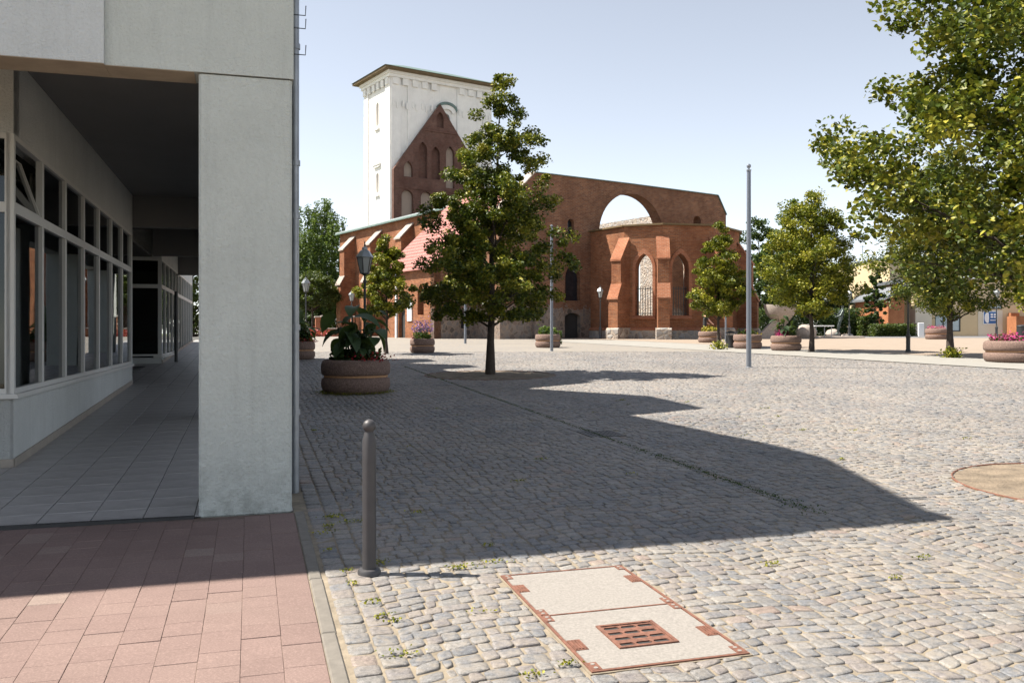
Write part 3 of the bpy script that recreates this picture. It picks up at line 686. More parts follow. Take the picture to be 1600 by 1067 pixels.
# chancel gable wall with the great arch
outer = [(-2.7, -0.3), (17.5, -0.3), (17.5, 9.3), (16.6, 10.70), (8.0, 10.78), (0.0, 10.80), (-2.7, 8.10)]
holes = [arch(8.25, 0.3, 7.2, 5.9, 'round', 12), arch(2.9, 6.7, 7.72, 0.56), arch(14.5, 8.1, 8.65, 0.75), arch(3.05, 2.55, 4.0, 1.25, 'pointed'), arch(3.05, 0.05, 1.5, 1.3, 'flat')]
mb = MB(); mb.slab(outer, holes, (0, 0, 0), (1, 0, 0), 0.95); gw = mb.build('chancel_wall', M['brickold'], ch)
for cx, z0, zs, wd, k in ((2.9, 6.7, 7.72, 0.56, 'round'), (3.05, 2.55, 4.0, 1.25, 'pointed'), (3.05, 0.05, 1.5, 1.3, 'flat')):
    mb = MB(); P = arch(cx, z0, zs, wd - 0.01, k); mb.slab(P, [], (0, 0.35, 0), (1, 0, 0), 0.08)
    mb.build('window_glazing' if z0 > 1 else 'door', M['darkglass'] if z0 > 1 else M['dark'], gw)
mb = MB()
for a, b in zip(outer[2:5], outer[3:6]):            # thin metal capping along the broken top
    D = Vector((b[0]-a[0], 0, b[1]-a[1])); n = Vector((-D.z, 0, D.x)).normalized() * -0.06
    if n.z < 0: n = -n
    mb.prism([(a[0], -0.09, a[1]), (b[0], -0.09, b[1]), (b[0]+n.x, -0.09, b[1]+n.z), (a[0]+n.x, -0.09, a[1]+n.z)], (0, 1.13, 0))
mb.build('capping', M['copper'], gw)
mb = MB(); mb.prism([(0.0, -0.04, 10.80), (-2.74, -0.04, 8.06), (-2.74, -0.04, 8.16), (0.0, -0.04, 10.90)], (0, 1.03, 0)); mb.build('verge_coping', M['stone'], gw)
mb = MB(); mb.box(-.25, 2.1, -0.35, -0.002, -.3, 6.0); pr = mb.build('pier', M['brickold'], ch)
mb = MB(); mb.prism([(-0.28, -0.40, 6.0), (-0.28, -0.002, 6.0), (-0.28, -0.002, 6.4)], (2.41, 0, 0)); mb.build('pier_cap', M['brickold'], pr)
# annex under the pink roof: two blocks
mb = MB(); mb.box(-2.72, -0.02, 0.96, 3.2, -.3, 6.4); mb.slab([(-5.7, -.3), (-2.72, -.3), (-2.72, 7.7), (-5.7, 4.75)], [arch(-3.4, 0.7, 1.45, 0.62)], (0, 3.2, 0), (1, 0, 0), 0.5); an = mb.build('annex_wall', M['brickold'], ch)
mb = MB(); mb.slab([(0, -.3), (7.3, -.3), (7.3, 4.72), (0, 4.72)], [arch(2.6, 0.05, 2.0, 1.0, 'flat'), arch(5.4, 1.6, 2.9, 0.9, 'pointed')], (-5.7, 10.5, 0), (0, -1, 0), 0.5); sw = mb.build('annex_wall', M['brick'], ch)
mb = MB(); mb.box(-5.45, -5.4, 7.4, 8.4, 0.0, 2.3); mb.build('door', M['dark'], sw)
mb = MB(); mb.box(-5.82, -5.72, 8.55, 8.75, 0, 4.6); mb.build('downpipe', M['signwhite'], sw)
mb = MB(); mb.box(-5.78, -5.71, 6.3, 6.95, 1.2, 2.6); nb = mb.build('notice_board', M['signwhite'], sw)
mb = MB(); mb.box(-5.79, -5.785, 6.4, 6.6, 1.9, 2.45); mb.box(-5.79, -5.785, 6.66, 6.86, 1.4, 2.2); mb.build('notice', M['paleglass'], nb)
mb = MB(); mb.slab(arch(-3.4, 0.7, 1.45, 0.6), [], (0, 3.4, 0), (1, 0, 0), 0.06); mb.build('window_glazing', M['darkglass'], an)
# pink tiled roof in real courses
mb = MB(); n = 21
for k in range(n):
    t0, t1 = k / n, (k + 1) / n
    x0, z0 = -6.0 + 5.9*t0, 4.55 + 5.65*t0; x1, z1 = -6.0 + 5.9*t1, 4.55 + 5.65*t1
    ya = 3.0 if x1 < -2.6 else 0.98
    mb.add([(x0-0.02, ya, z0+0.09), (x0-0.02, 10.7, z0+0.09), (x1, 10.7, z1+0.03), (x1, ya, z1+0.03), (x0-0.02, ya, z0), (x0-0.02, 10.7, z0)], [(0, 3, 2, 1), (0, 1, 5, 4)])
rf = mb.build('annex_roof', M['rooftile'], ch)
mb = MB()
for yy in np.arange(1.0, 10.7, 0.42):
    y0 = max(yy, 3.02); lo = -6.0 if yy >= 3.0 else -2.6
    z = lambda x: 4.55 + 5.65*(x + 6.0)/5.9 + 0.075
    mb.prism([(lo, yy, z(lo)), (lo, yy+0.11, z(lo)), (lo, yy+0.055, z(lo)+0.06)], (-0.1-lo, 0, z(-0.1)-z(lo)))
mb.build('tile_rolls', M['rooftile'], rf, kind='stuff')
# apse
AP = [w2c(*p) for p in ((5.25, 60.8), (7.2, 57.5), (9.5, 56.5), (12.9, 57.2), (15.4, 60.8), (16.5, 66.0))]
def facet(i):
    a, b = AP[i], AP[i+1]; d = b - a; return a, b, d.length, d.normalized()
for i in range(5):
    a, b, L, d = facet(i); h = 7.2 + 0.003*i; holes = []
    if i in (1, 2, 3): wd = 1.3; holes = [arch(L/2 + (0.05 if i == 1 else (-0.55 if i == 2 else 0)), 1.5, 4.5, 1.12, 'pointed')]
    if i == 4: holes = [arch(L/2, 1.5, 4.5, 1.12, 'pointed')]
    mb = MB(); mb.slab([(0, -.3), (L, -.3), (L, h), (0, h)], holes, (a.x, a.y, 0), (d.x, d.y, 0), 0.75); fw = mb.build('apse_wall', M['brick'], ch)
    N = Vector((d.y, -d.x, 0)); D3 = Vector((d.x, d.y, 0)); A3 = Vector((a.x, a.y, 0))
    mb = MB(); mb.slab([(.3, -.3), (L-.3, -.3), (L-.3, h-.02), (.3, h-.02)], holes, A3 - N*0.753, D3, 0.09); mb.build('inner_face', M['rubble_light'], fw)
    # stone plinth, brick ledge, eaves capping
    mb = MB(); mb.obox(A3 - D3*0.03 + N*0.12 + Vector((0, 0, -.3)), D3*(L+0.06), -N*0.115, Vector((0, 0, 0.86 + 0.004*i))); mb.build('stone_plinth', M['rubble'], fw)
    mb = MB(); mb.prism([A3 - D3*.03 + N*0.16 + Vector((0, 0, .562+.004*i)), A3 - D3*.03 + N*.16 + Vector((0, 0, .66)), A3 - D3*.03 + N*.003 + Vector((0, 0, .76)), A3 - D3*.03 + N*.003 + Vector((0, 0, .562+.004*i))], D3*(L+.06)); mb.build('plinth_ledge', M['coping'], fw)
    mb = MB(); mb.obox(A3 - D3*0.08 + N*0.2 + Vector((0, 0, h)), D3*(L+0.16), -N*1.05, Vector((0, 0, 0.10 + 0.003*i))); mb.build('eaves_capping', M['eave'], fw)
    if holes:
        hc = L/2 + (0.05 if i == 1 else (-0.55 if i == 2 else 0))
        # brick hood around the opening, sloping sill, iron grille
        P = arch(hc, 1.5, 4.5, 1.12, 'pointed'); P2 = arch(hc, 1.5, 4.5, 1.50, 'pointed')
        mb = MB(); mb.slab(P2 + P[::-1], [], A3 + N*0.05, D3, 0.045); mb.build('window_surround', M['coping'], fw)
        mb = MB(); q = A3 + D3*(hc-0.75) + N*0.14 + Vector((0, 0, 1.28)); mb.prism([q, q - N*0.135, q - N*0.135 + Vector((0, 0, .22)), q + Vector((0, 0, .06))], D3*1.5); mb.build('sill', M['coping'], fw)
        mb = MB()
        for k in range(7):
            q = A3 + D3*(hc - 0.5 + k*1.0/6 - 0.017) - N*0.30 + Vector((0, 0, 1.5)); mb.obox(q, D3*0.034, -N*0.034, Vector((0, 0, 1.85)))
        for zz in (1.62, 3.2): q = A3 + D3*(hc-0.56) - N*0.29 + Vector((0, 0, zz)); mb.obox(q, D3*1.12, -N*0.012, Vector((0, 0, 0.045)))
        mb.build('iron_grille', M['iron'], fw)
for i in (1, 2, 3, 4):                              # stepped buttresses
    P = AP[i]; d0 = (AP[i] - AP[i-1]).normalized(); d1 = (AP[i+1] - AP[i]).normalized(); n2 = Vector((d0.y + d1.y, -d0.x - d1.x)).normalized()
    N = Vector((n2.x, n2.y, 0)); T = Vector((-n2.y, n2.x, 0)); O = Vector((P.x, P.y, 0)); hw = 0.36; z = lambda q: Vector((0, 0, q))
    A = O - T*hw - N*0.35
    mb = MB(); mb.prism([A + z(-.3), A + N*1.6 + z(-.3), A + N*1.6 + z(2.6), A + N*1.25 + z(3.4), A + N*1.25 + z(5.05), A + N*.4 + z(6.3), A + z(6.3)], T*2*hw); bt = mb.build('buttress', M['brick'], ch)
    mb = MB(); e = 0.05
    for (p0, z0, p1, z1) in ((1.68, 2.5, 1.22, 3.5), (1.33, 4.95, 0.36, 6.42)):
        B = O - T*(hw+e) - N*0.35; mb = MB(); mb.prism([B + N*p0 + z(z0), B + N*p0 + z(z0+.10), B + N*p1 + z(z1+.07), B + N*p1 + z(z1-.04)], T*2*(hw+e)); mb.build('buttress_cap', M['coping'], bt)
    mb = MB(); B = O - T*(hw+.1) - N*.3; mb.prism([B + z(-.3), B + N*1.68 + z(-.3), B + N*1.68 + z(.6), B + N*1.56 + z(.72), B + z(.72)], T*2*(hw+.1)); mb.build('buttress_foot', M['rubble'], bt)
# nave walls
NX, NY1, NY0 = 1.0, 35.5, 0.96
holes = [arch(NY1 - yc, 3.2, 6.0, 1.6, 'pointed') for yc in (29.0, 23.1, 17.0)] + [arch(NY1 - yc, 7.9, 8.5, 0.6) for yc in (33.6, 24.5, 21.5)]
mb = MB(); mb.slab([(0, -.3), (NY1-NY0, -.3), (NY1-NY0, 10.1), (0, 10.1)], holes, (NX, NY1, 0), (0, -1, 0), 0.9); nw = mb.build('nave_wall', M['brick'], ch)
for yc in (29.0, 23.1, 17.0):
    mb = MB(); mb.slab(arch(NY1 - yc, 3.2, 6.0, 1.58, 'pointed'), [], (NX + 0.4, NY1, 0), (0, -1, 0), 0.06); mb.build('window_glazing', M['darkglass'], nw)
mb = MB(); mb.box(NX-0.35, NX+1.2, NY0, NY1+0.3, 10.1, 10.28); mb.build('roof_edge', M['leadedge'], nw)
mb = MB(); mb.box(NX-0.42, NX-0.352, NY0, NY1+0.3, 10.03, 10.16); mb.build('gutter', M['copper'], nw)
for yc in (32.2, 26.2, 20.0, 14.0):
    mb = MB(); mb.prism([(NX-.002, yc-.55, -.3), (NX-1.5, yc-.55, -.3), (NX-1.5, yc-.55, 5.0), (NX-1.15, yc-.55, 5.7), (NX-1.15, yc-.55, 8.3), (NX-.002, yc-.55, 9.5)], (0, 1.1, 0)); bt = mb.build('buttress', M['brick'], ch)
    mb = MB(); mb.prism([(NX-1.28, yc-.62, 8.22), (NX-1.28, yc-.62, 8.34), (NX-.01, yc-.62, 9.66), (NX-.01, yc-.62, 9.52)], (0, 1.24, 0)); mb.build('buttress_cap', M['stone'], bt)
    mb = MB(); mb.prism([(NX-1.6, yc-.62, 4.9), (NX-1.6, yc-.62, 5.02), (NX-1.12, yc-.62, 5.86), (NX-1.12, yc-.62, 5.70)], (0, 1.24, 0)); mb.build('buttress_cap', M['stone'], bt)
mb = MB(); mb.slab([(0, -.3), (34.5, -.3), (34.5, 9.9), (0, 9.9)], [arch(8, 3.0, 6.0, 1.6, 'pointed')], (17.0, 0.97, 0), (0, 1, 0), 0.9); mb.build('nave_wall', M['rubble_light'], ch)
# west tower
TX0, TX1, TY0, TY1, TZ = 3.7, 14.9, 29.6, 35.6, 25.2
tw = empty('tower_group', (0, 0, 0)); tw.parent = ch; tw.name = 'tower'
hole = arch(6.0, 20.2, 21.6, 0.8, 'round')
mb = MB(); mb.slab([(0, -.3), (TX1-TX0, -.3), (TX1-TX0, TZ), (0, TZ)], [hole], (TX0, TY0, 0), (1, 0, 0), 0.6)
mb.box(TX1-0.6, TX1-.001, TY0+.6, TY1-.6, -.3, TZ); mb.box(TX0+.001, TX1-.001, TY1-.6, TY1, -.3, TZ)
hs = [arch(3.0, 20.6, 22.6, 0.62), arch(3.0, 14.1, 15.9, 0.62, 'flat')]
mb.slab([(0, -.3), (TY1-TY0-1.2, -.3), (TY1-TY0-1.2, TZ), (0, TZ)], [[(p[0]-0.6, p[1]) for p in h] for h in hs], (TX0, TY1-.6, 0), (0, -1, 0), 0.6)
tb = mb.build('tower_body', M['white'], tw)
for (zz0, zz1) in ((20.6, 23.0), (14.1, 16.1)):
    mb = MB(); mb.box(TX0+0.28, TX0+0.33, TY0+2.6, TY0+3.4, zz0, zz1); mb.build('louvre', M['niche'], tw)
mb = MB(); mb.box(TX0+5.5, TX0+6.5, TY0+.3, TY0+.36, 20.1, 22.1); mb.build('louvre', M['darkglass'], tw)
# window hoods, sills
mb = MB(); hp = [(6.0 + 1.15*math.cos(t), 22.35 + 0.75*math.sin(t)) for t in np.linspace(0, math.pi, 13)]; hq = [(6.0 + 1.0*math.cos(t), 22.22 + 0.62*math.sin(t)) for t in np.linspace(math.pi, 0, 13)]
mb.slab(hp + hq, [], (TX0, TY0-0.28, 0), (1, 0, 0), 0.277); mb.build('window_hood', M['copper'], tw)
mb = MB(); hp = [(6.0 + 1.0*math.cos(t), 22.2 + 0.62*math.sin(t)) for t in np.linspace(0, math.pi, 13)]; hq = [(6.0 + 0.62*math.cos(t), 22.0 + 0.42*math.sin(t)) for t in np.linspace(math.pi, 0, 13)]
mb.slab(hp + hq, [], (TX0, TY0-0.2, 0), (1, 0, 0), 0.197); mb.build('window_surround', M['white'], tw)
mb = MB(); mb.box(TX0-.28, TX0-.003, TY0+2.2, TY0+3.8, 16.75, 16.95); mb.box(TX0-.2, TX0-.003, TY0+2.3, TY0+3.7, 16.55, 16.745); mb.build('window_hood', M['white'], tw)
for zz in (13.7, 20.2):
    mb = MB(); mb.box(TX0-.18, TX0-.003, TY0+2.5, TY0+3.5, zz, zz+.2); mb.build('sill', M['white'], tw)
# corner pilasters, panels, frieze brackets
def pil(name, boxes):
    mb = MB()
    for b in boxes: mb.box(*b)
    return mb.build(name, M['white'], tw)
for x0, x1 in ((TX0, TX0+1.0), (TX0+1.75, TX0+3.9), (TX1-4.0, TX1-1.8), (TX1-1.0, TX1)):
    pil('pilaster', [(x0, x1, TY0-0.10, TY0-.003, 7, TZ-.5)])
for y0, y1 in ((TY0+.003, TY0+1.0), (TY1-1.0, TY1)):
    pil('pilaster', [(TX0-.10, TX0-.003, y0, y1, 7, TZ-.5)])
for x in np.arange(TX0 + 0.45, TX1, 1.03):
    if abs(x - TX0 - 6.0) < 1.4: continue
    pil('console', [(x-.3, x+.3, TY0-.26, TY0-.101, TZ-1.15, TZ-.52)]); pil('tassel', [(x-.3, x-.1, TY0-.17, TY0-.101, TZ-3.2, TZ-2.6), (x+.1, x+.3, TY0-.17, TY0-.101, TZ-3.4, TZ-2.8)])['kind'] = 'stuff'
for y in np.arange(TY0 + 0.45, TY1, 1.03): pil('console', [(TX0-.26, TX0-.101, y-.3, y+.3, TZ-1.15, TZ-.52)])
pil('cornice', [(TX0-.30, TX1+.3, TY0-.30, TY1+.3, TZ-.5, TZ-.2), (TX0-.45, TX1+.45, TY0-.45, TY1+.45, TZ-.199, TZ+.05)])
pil('string_course', [(TX0-.12, TX1, TY0-.13, TY0-.101, 17.0, 17.2)])
E = 0.95; mb = MB(); mb.box(TX0-E, TX1+E, TY0-E, TY1+E, TZ+.06, TZ+.27); ev = mb.build('eaves', M['eave'], tw)
mb = MB(); a = (TX0-E-.1, TX1+E+.1, TY0-E-.1, TY1+E+.1); zz = TZ + .275; xm = (TY1-TY0)/2 + E
mb.add([(a[0], a[2], zz), (a[1], a[2], zz), (a[1], a[3], zz), (a[0], a[3], zz), (a[0]+xm, (a[2]+a[3])/2, zz+1.5), (a[1]-xm, (a[2]+a[3])/2, zz+1.5)],
       [(0, 1, 5, 4), (1, 2, 5), (2, 3, 4, 5), (3, 0, 4), (0, 3, 2, 1)]); mb.build('roof', M['copper'], tw)
# brick gable standing against the tower
gx = TX0 + 0.05; GW = 10.0
holes = [arch(5.0, 20.4, 21.3, 0.75, 'pointed')] + [arch(c, z0, z1, 0.95, 'pointed') for c, z0, z1 in ((1.55, 15.3, 16.0), (3.1, 15.3, 18.0), (4.5, 15.3, 17.7), (6.1, 14.6, 17.9), (7.6, 15.3, 17.5), (9.0, 15.3, 15.9))] \
      + [arch(c, 10.9, 13.4, 1.25, 'round') for c in (1.45, 3.5, 5.6, 7.7)]
mb = MB(); mb.slab([(0, 7), (GW, 7), (GW, 15.9), (5.0, 22.7), (0, 15.9)], holes, (gx, TY0-0.55, 0), (1, 0, 0), 0.35); gb = mb.build('brick_gable', M['brickdark'], ch)
for h in holes:
    cx = sum(p[0] for p in h)/len(h); w0 = max(p[0] for p in h) - min(p[0] for p in h); z0 = min(p[1] for p in h); z1 = max(p[1] for p in h)
    mb = MB(); mb.box(gx+cx-w0/2-.1, gx+cx+w0/2+.1, TY0-.195, TY0-.14, z0-.1, z1+.1); mb.build('niche_back', M['niche'] if z0 < 14 or abs(cx-6.1) < .5 or cx < 2 else M['brickdark'], gb)
for zz in (14.15, 19.9):
    x0 = max(0.0, (zz-15.9)/6.8*5.0) + .15; mb = MB(); mb.box(gx+x0, gx+GW-x0, TY0-.62, TY0-.552, zz, zz+.16); mb.build('string_course', M['brickdark'], gb)

# ------------------------------------------------------------------ foliage
def leaf_arrays(cen, size, g, up=0.45, wratio=0.78, droop=0.25, rv=None):
    n = len(cen); L = size * g.uniform(0.7, 1.25, (n, 1))
    nrm = g.normal(0, 1, (n, 3)); nrm[:, 2] = np.abs(nrm[:, 2]) + up; nrm /= np.linalg.norm(nrm, axis=1, keepdims=True)
    t = g.normal(0, 1, (n, 3)); t[:, 2] -= droop; t -= nrm * (t*nrm).sum(1, keepdims=True); t /= np.linalg.norm(t, axis=1, keepdims=True)
    s = np.cross(nrm, t); W = L * wratio
    b = cen - t*L*0.5; tip = cen + t*L*0.5 - nrm*L*0.10
    l1 = cen - t*L*0.28 + s*W*0.46 + nrm*L*0.10; l2 = cen + t*L*0.12 + s*W*0.42 + nrm*L*0.07
    r1 = cen - t*L*0.28 - s*W*0.46 + nrm*L*0.10; r2 = cen + t*L*0.12 - s*W*0.42 + nrm*L*0.07
    Vx = np.stack([b, r1, r2, tip, l2, l1], 1)
    a = g.random(n) if rv is None else rv
    f = np.array([[0, 1, 2, 3], [0, 3, 4, 5]])
    F = (np.arange(n)[:, None, None]*6 + f[None]).reshape(-1, 4)
    return Vx, F, np.repeat(a, 6)
def leaves_obj(name, cen, size, mat, g, parent, kind='stuff', **k):
    Vx, F, a = leaf_arrays(np.asarray(cen, float), size, g, **k)
    o = bpy.data.objects.new(name, np_mesh(name, Vx.reshape(-1, 3), F, a, mat)); link(o, parent)
    if kind: o['kind'] = kind
    return o
def tree(name, label, pos, prof, mat, nclump, nleaf, size, seed, trunk_r, lean=(0, 0), group=None, single=0, lobes=0.3, clump=0.20, flat=0.75, hang=0.0, cat='tree', shell=0.45, hole=0.0, tone=0.0):
    """prof: (height, radius) pairs of the crown outline"""
    g = np.random.default_rng(seed); rr = rnd(seed)
    root = empty(name, pos, rr.uniform(0, 6.28) if lean == (0, 0) else 0, label, cat, group)
    zs = np.array([p[0] for p in prof]); rs = np.array([p[1] for p in prof]); o_ = np.argsort(zs); zs, rs = zs[o_], rs[o_]
    H, Z0 = zs[-1], zs[0]
    def axis(z): k = max(0.0, z / H); return np.array([lean[0]*k*k, lean[1]*k*k, z])
    # clump centres through the crown volume, pushed outwards, with lobes in the outline
    zz = np.linspace(Z0, H, 200); wgt = np.interp(zz, zs, rs) ** 1.5 + 0.09; wgt /= wgt.sum()
    ph = g.uniform(0, 6.28, 8); cl = []
    while len(cl) < nclump:
        z = g.choice(zz, p=wgt) + g.normal(0, 0.05); th = g.uniform(0, 2*math.pi)
        R0 = np.interp(z, zs, rs)
        lob = 1 + lobes*(0.5*math.sin(3*th + ph[0] + 2.3*z) + 0.5*math.sin(5*th + ph[1] - 3.1*z) + 0.45*math.sin(2*th + ph[2] + 5.0*z))
        if hole and math.sin(4*th + ph[3] + 2.0*z) + math.sin(3.7*z + ph[4]) > 2 - hole*2: continue
        r = R0 * lob * g.random() ** shell
        a = axis(z); cl.append((a[0] + r*math.cos(th), a[1] + r*math.sin(th), z))
    cl = np.array(cl); Rm = rs.max(); cr = clump * Rm
    # trunk and limbs
    mb = MB(); m = 9; top = H*0.93
    tp = [axis(top*i/(m-1)) + np.array([0.03*math.sin(i*1.7+seed), 0.03*math.cos(i*2.1+seed), 0])*(i > 0) for i in range(m)]
    rad = [trunk_r*(1.35 if i == 0 else 1 - 0.93*(i/(m-1))) for i in range(m)]
    tp[0] = tp[0] - np.array([0, 0, 0.05]); mb.tube(tp, rad, 10)
    for i in range(min(len(cl), 46)):
        c = cl[i]; zb = max(Z0*0.85, c[2] - (0.35 + 0.6*rr.random())*np.hypot(*(c[:2] - axis(c[2])[:2])) - 0.15)
        zb = min(zb, top*0.97); a = axis(zb); mid = a*0.5 + c*0.5 + np.array([g.normal(0, .06), g.normal(0, .06), 0.08])
        r0 = max(0.012, trunk_r*0.36*(1 - zb/H*0.75)); mb.tube([a, a*.75 + c*.25 + np.array([0, 0, .02]), mid, c], [r0, r0*.8, r0*.55, r0*.18], 5)
    mb.build('trunk', M['bark'], root, smooth=True)
    # leaves
    k = nleaf // len(cl); cr_i = cr * g.uniform(0.55, 1.3, len(cl))
    off = g.normal(0, 1, (len(cl), k, 3)); off /= np.linalg.norm(off, axis=2, keepdims=True); off *= g.random((len(cl), k, 1)) ** 0.55
    off *= cr_i[:, None, None]; off[:, :, 2] *= flat
    if hang: off[:, :, 2] = -np.abs(g.gamma(1.5, hang, (len(cl), k))); off[:, :, :2] *= 0.45
    cen = (cl[:, None, :] + off).reshape(-1, 3); cen = cen[cen[:, 2] > Z0*0.72]
    shade_r = np.repeat(g.normal(0, 0.16, len(cl)), k)[:len(cen)]
    rv = np.clip(g.beta(1.6, 2.4, len(cen)) + shade_r + tone, 0, 1)
    if single:
        d = np.linalg.norm((cen + np.array(pos) - np.array([0, 0, CAM_Z])), axis=1) if lean != (0, 0) else g.random(len(cen))
        w = cen + np.array(pos); inv = (np.abs(w[:, 0]) < 0.56*w[:, 1]) & (w[:, 2] < CAM_Z + 0.36*w[:, 1])
        pick = np.argsort(np.where(inv, d, 99))[:single]; sel = np.zeros(len(cen), bool); sel[pick] = True
        Vx, F, a = leaf_arrays(cen[sel], size, g, rv=rv[sel]); f = np.array([[0, 1, 2, 3], [0, 3, 4, 5]])
        for q in range(len(Vx)): link(bpy.data.objects.new('leaf', np_mesh('leaf', Vx[q], f, np.full(6, a[q*6]), mat)), root)
        cen, rv = cen[~sel], rv[~sel]
    leaves_obj('crown', cen, size, mat, g, root, rv=rv)
    return root

T = 'trees planted in the square'
tree('linden_tree', 'tall irregular linden standing alone in the middle of the square', gp(766, 586),
     [(8.05, .12), (7.6, .42), (7.0, .66), (6.4, .9), (5.9, 1.18), (5.0, 1.5), (4.1, 1.65), (3.2, 1.8), (2.4, 1.92), (1.75, 1.75), (1.5, 1.1)], M['linden'], 460, 72000, 0.075, 11, 0.115, lean=(0.36, 0.0), group=T, lobes=0.34, clump=0.135, hole=0.22, shell=0.5, tone=0.07)
tree('linden_tree', 'small round linden in front of the church porch left of the tall tree', gp(604, 553),
     [(4.75, .12), (4.0, .6), (3.2, .95), (2.4, 1.08), (1.75, .75), (1.6, .4)], M['linden_y'], 110, 15000, 0.098, 12, 0.07, group=T)
tree('linden_tree', 'yellowish cone-shaped linden in front of the apse', gp(1122, 543),
     [(6.05, .12), (5.3, .5), (4.4, .88), (3.2, 1.32), (2.2, 1.4), (1.65, .8), (1.5, .4)], M['linden_y'], 190, 25000, 0.098, 13, 0.075, group=T)
tree('linden_tree', 'full linden with stout trunk before the bronze figure', gp(1268, 550),
     [(7.1, .15), (6.3, .75), (5.2, 1.4), (4.1, 1.8), (2.7, 1.9), (1.9, 1.4), (1.6, .7)], M['linden_y'], 280, 36000, 0.092, 14, 0.10, group=T)
tree('linden_tree', 'broad dark linden before the cream building with shoots at its foot', gp(1485, 557),
     [(7.9, .3), (7.0, 1.1), (6.0, 1.9), (4.8, 2.4), (3.1, 2.35), (2.1, 1.9), (1.55, .8)], M['linden'], 380, 54000, 0.092, 15, 0.125, group=T, lean=(0.05, 0.0))
tree('linden_tree', 'yellow-green linden cut off by the right edge of the picture', gp(1632, 552),
     [(6.8, .15), (5.8, .8), (4.6, 1.4), (3.2, 1.7), (2.0, 1.2), (1.6, .5)], M['linden_y'], 120, 10000, 0.12, 16, 0.10, group=T)
tree('linden_tree', 'large near linden reaching in from the right with big glossy leaves', (5.75, 8.75, gz(8.75)),
     [(8.2, .2), (7.2, .9), (6.2, 1.25), (5.2, 1.5), (4.7, 1.75), (4.3, 2.2), (3.6, 2.25), (3.1, 2.25), (2.65, 2.1), (2.3, 1.9), (2.0, 1.0)], M['linden'], 620, 94000, 0.059, 17, 0.13, lean=(0.02, 0.0), group=T, single=300, tone=0.03, hole=0.07, lobes=0.26, clump=0.125, shell=0.5)
# leafy shoots at tree feet
for px, py, lb in ((1485, 559, 'tuft of yellow-green shoots at the foot of the broad dark linden'), (1122, 546, 'low green tuft at the foot of the yellowish linden')):
    P = gp(px, py); g = np.random.default_rng(px); c = g.normal(0, 1, (260, 3)) * np.array([.16, .16, .1]) + np.array([0, -.1, .16]); c[:, 2] = np.abs(c[:, 2])
    o = leaves_obj('shoots', c, 0.10, M['linden_y'], g, None); o.location = P; tag(o, lb, 'plant')

# background trees
B1 = 'trees behind the square'
def at(px, d): return ((px - 800) / F_PX * d, d, gz(d))
tree('weeping_birch', 'tall weeping birch with hanging foliage left of the church', at(502, 94), [(14.6, .6), (13.4, 2.2), (11.0, 3.2), (8.0, 3.3), (5.0, 3.0), (2.5, 2.2)], M['birch_leaf'], 260, 30000, 0.20, 21, 0.22, group=B1, hang=0.9, clump=0.3)
tree('weeping_birch', 'second weeping birch half hidden by the shop building', at(458, 102), [(13.9, .5), (12.4, 2.4), (9.0, 3.4), (5.0, 3.2), (3.0, 2.0)], M['birch_leaf'], 220, 22000, 0.23, 22, 0.22, group=B1, hang=0.9, clump=0.3)
tree('globe_tree', 'dense round-headed tree before the birches behind the lantern', at(488, 84), [(5.9, .6), (5.3, 1.9), (4.3, 2.5), (3.3, 2.3), (2.7, 1.4)], M['hedge'], 140, 15000, 0.16, 23, 0.14, group=B1, lobes=0.1, shell=0.35)
tree('dark_tree', 'dark tree low behind the brick posts left of the church', at(520, 98), [(8.0, .5), (6.5, 2.4), (4.0, 2.8), (1.0, 2.4), (.4, 1.8)], M['dark_leaf'], 120, 9000, 0.24, 24, 0.16, group=B1)
tree('dark_tree', 'dark tree at the picture side of the shop building corner', at(470, 92), [(6.0, .5), (4.5, 2.6), (2.5, 2.8), (.6, 2.4), (.3, 1.6)], M['dark_leaf'], 110, 8000, 0.24, 25, 0.14, group=B1)
tree('dark_tree', 'dark broad tree right behind the apse', at(1186, 92), [(12.0, .6), (10.5, 2.2), (7.5, 3.0), (4.0, 3.0), (1.2, 2.6), (.5, 2.0)], M['dark_leaf'], 170, 13000, 0.24, 26, 0.2, group=B1)
tree('dark_tree', 'dark tree between the pale-topped tree and the fountain', at(1222, 100), [(11.0, .6), (9.5, 2.4), (6.0, 3.2), (3.0, 3.0), (.8, 2.4)], M['dark_leaf'], 140, 11000, 0.25, 27, 0.2, group=B1)
tree('pale_tree', 'tall bluish-green tree rising behind the full linden', at(1238, 88), [(13.2, .2), (11.5, 1.6), (9.0, 2.6), (6.0, 3.0), (3.0, 2.4)], M['birch_leaf'], 150, 13000, 0.22, 28, 0.2, group=B1)
tree('dark_tree', 'dark tree behind the leaning bronze figure', at(1302, 92), [(7.0, .5), (6.0, 1.6), (4.0, 2.2), (2.0, 2.4), (.5, 2.0)], M['dark_leaf'], 130, 10000, 0.24, 29, 0.2, group=B1)
tree('columnar_tree', 'slim pointed tree before the cream building and brick portal', at(1367, 72), [(5.5, .08), (4.6, .5), (3.5, .9), (2.4, 1.0), (1.4, .8), (.9, .4)], M['dark_leaf'], 80, 6500, 0.17, 30, 0.07, group=B1)
tree('dark_tree', 'far tree rising behind the cream building at the right edge', at(1572, 112), [(14.0, .5), (12.0, 2.2), (9.0, 3.0), (6.0, 3.0), (3, 2)], M['dark_leaf'], 120, 8500, 0.28, 32, 0.2, group=B1)
tree('dark_tree', 'green trees glimpsed through the far end of the arcade', at(300, 50), [(6.5, .5), (5.0, 2.2), (3.0, 2.8), (1.0, 2.6), (.3, 2.2)], M['hedge'], 110, 12000, 0.16, 33, 0.15, group=B1)
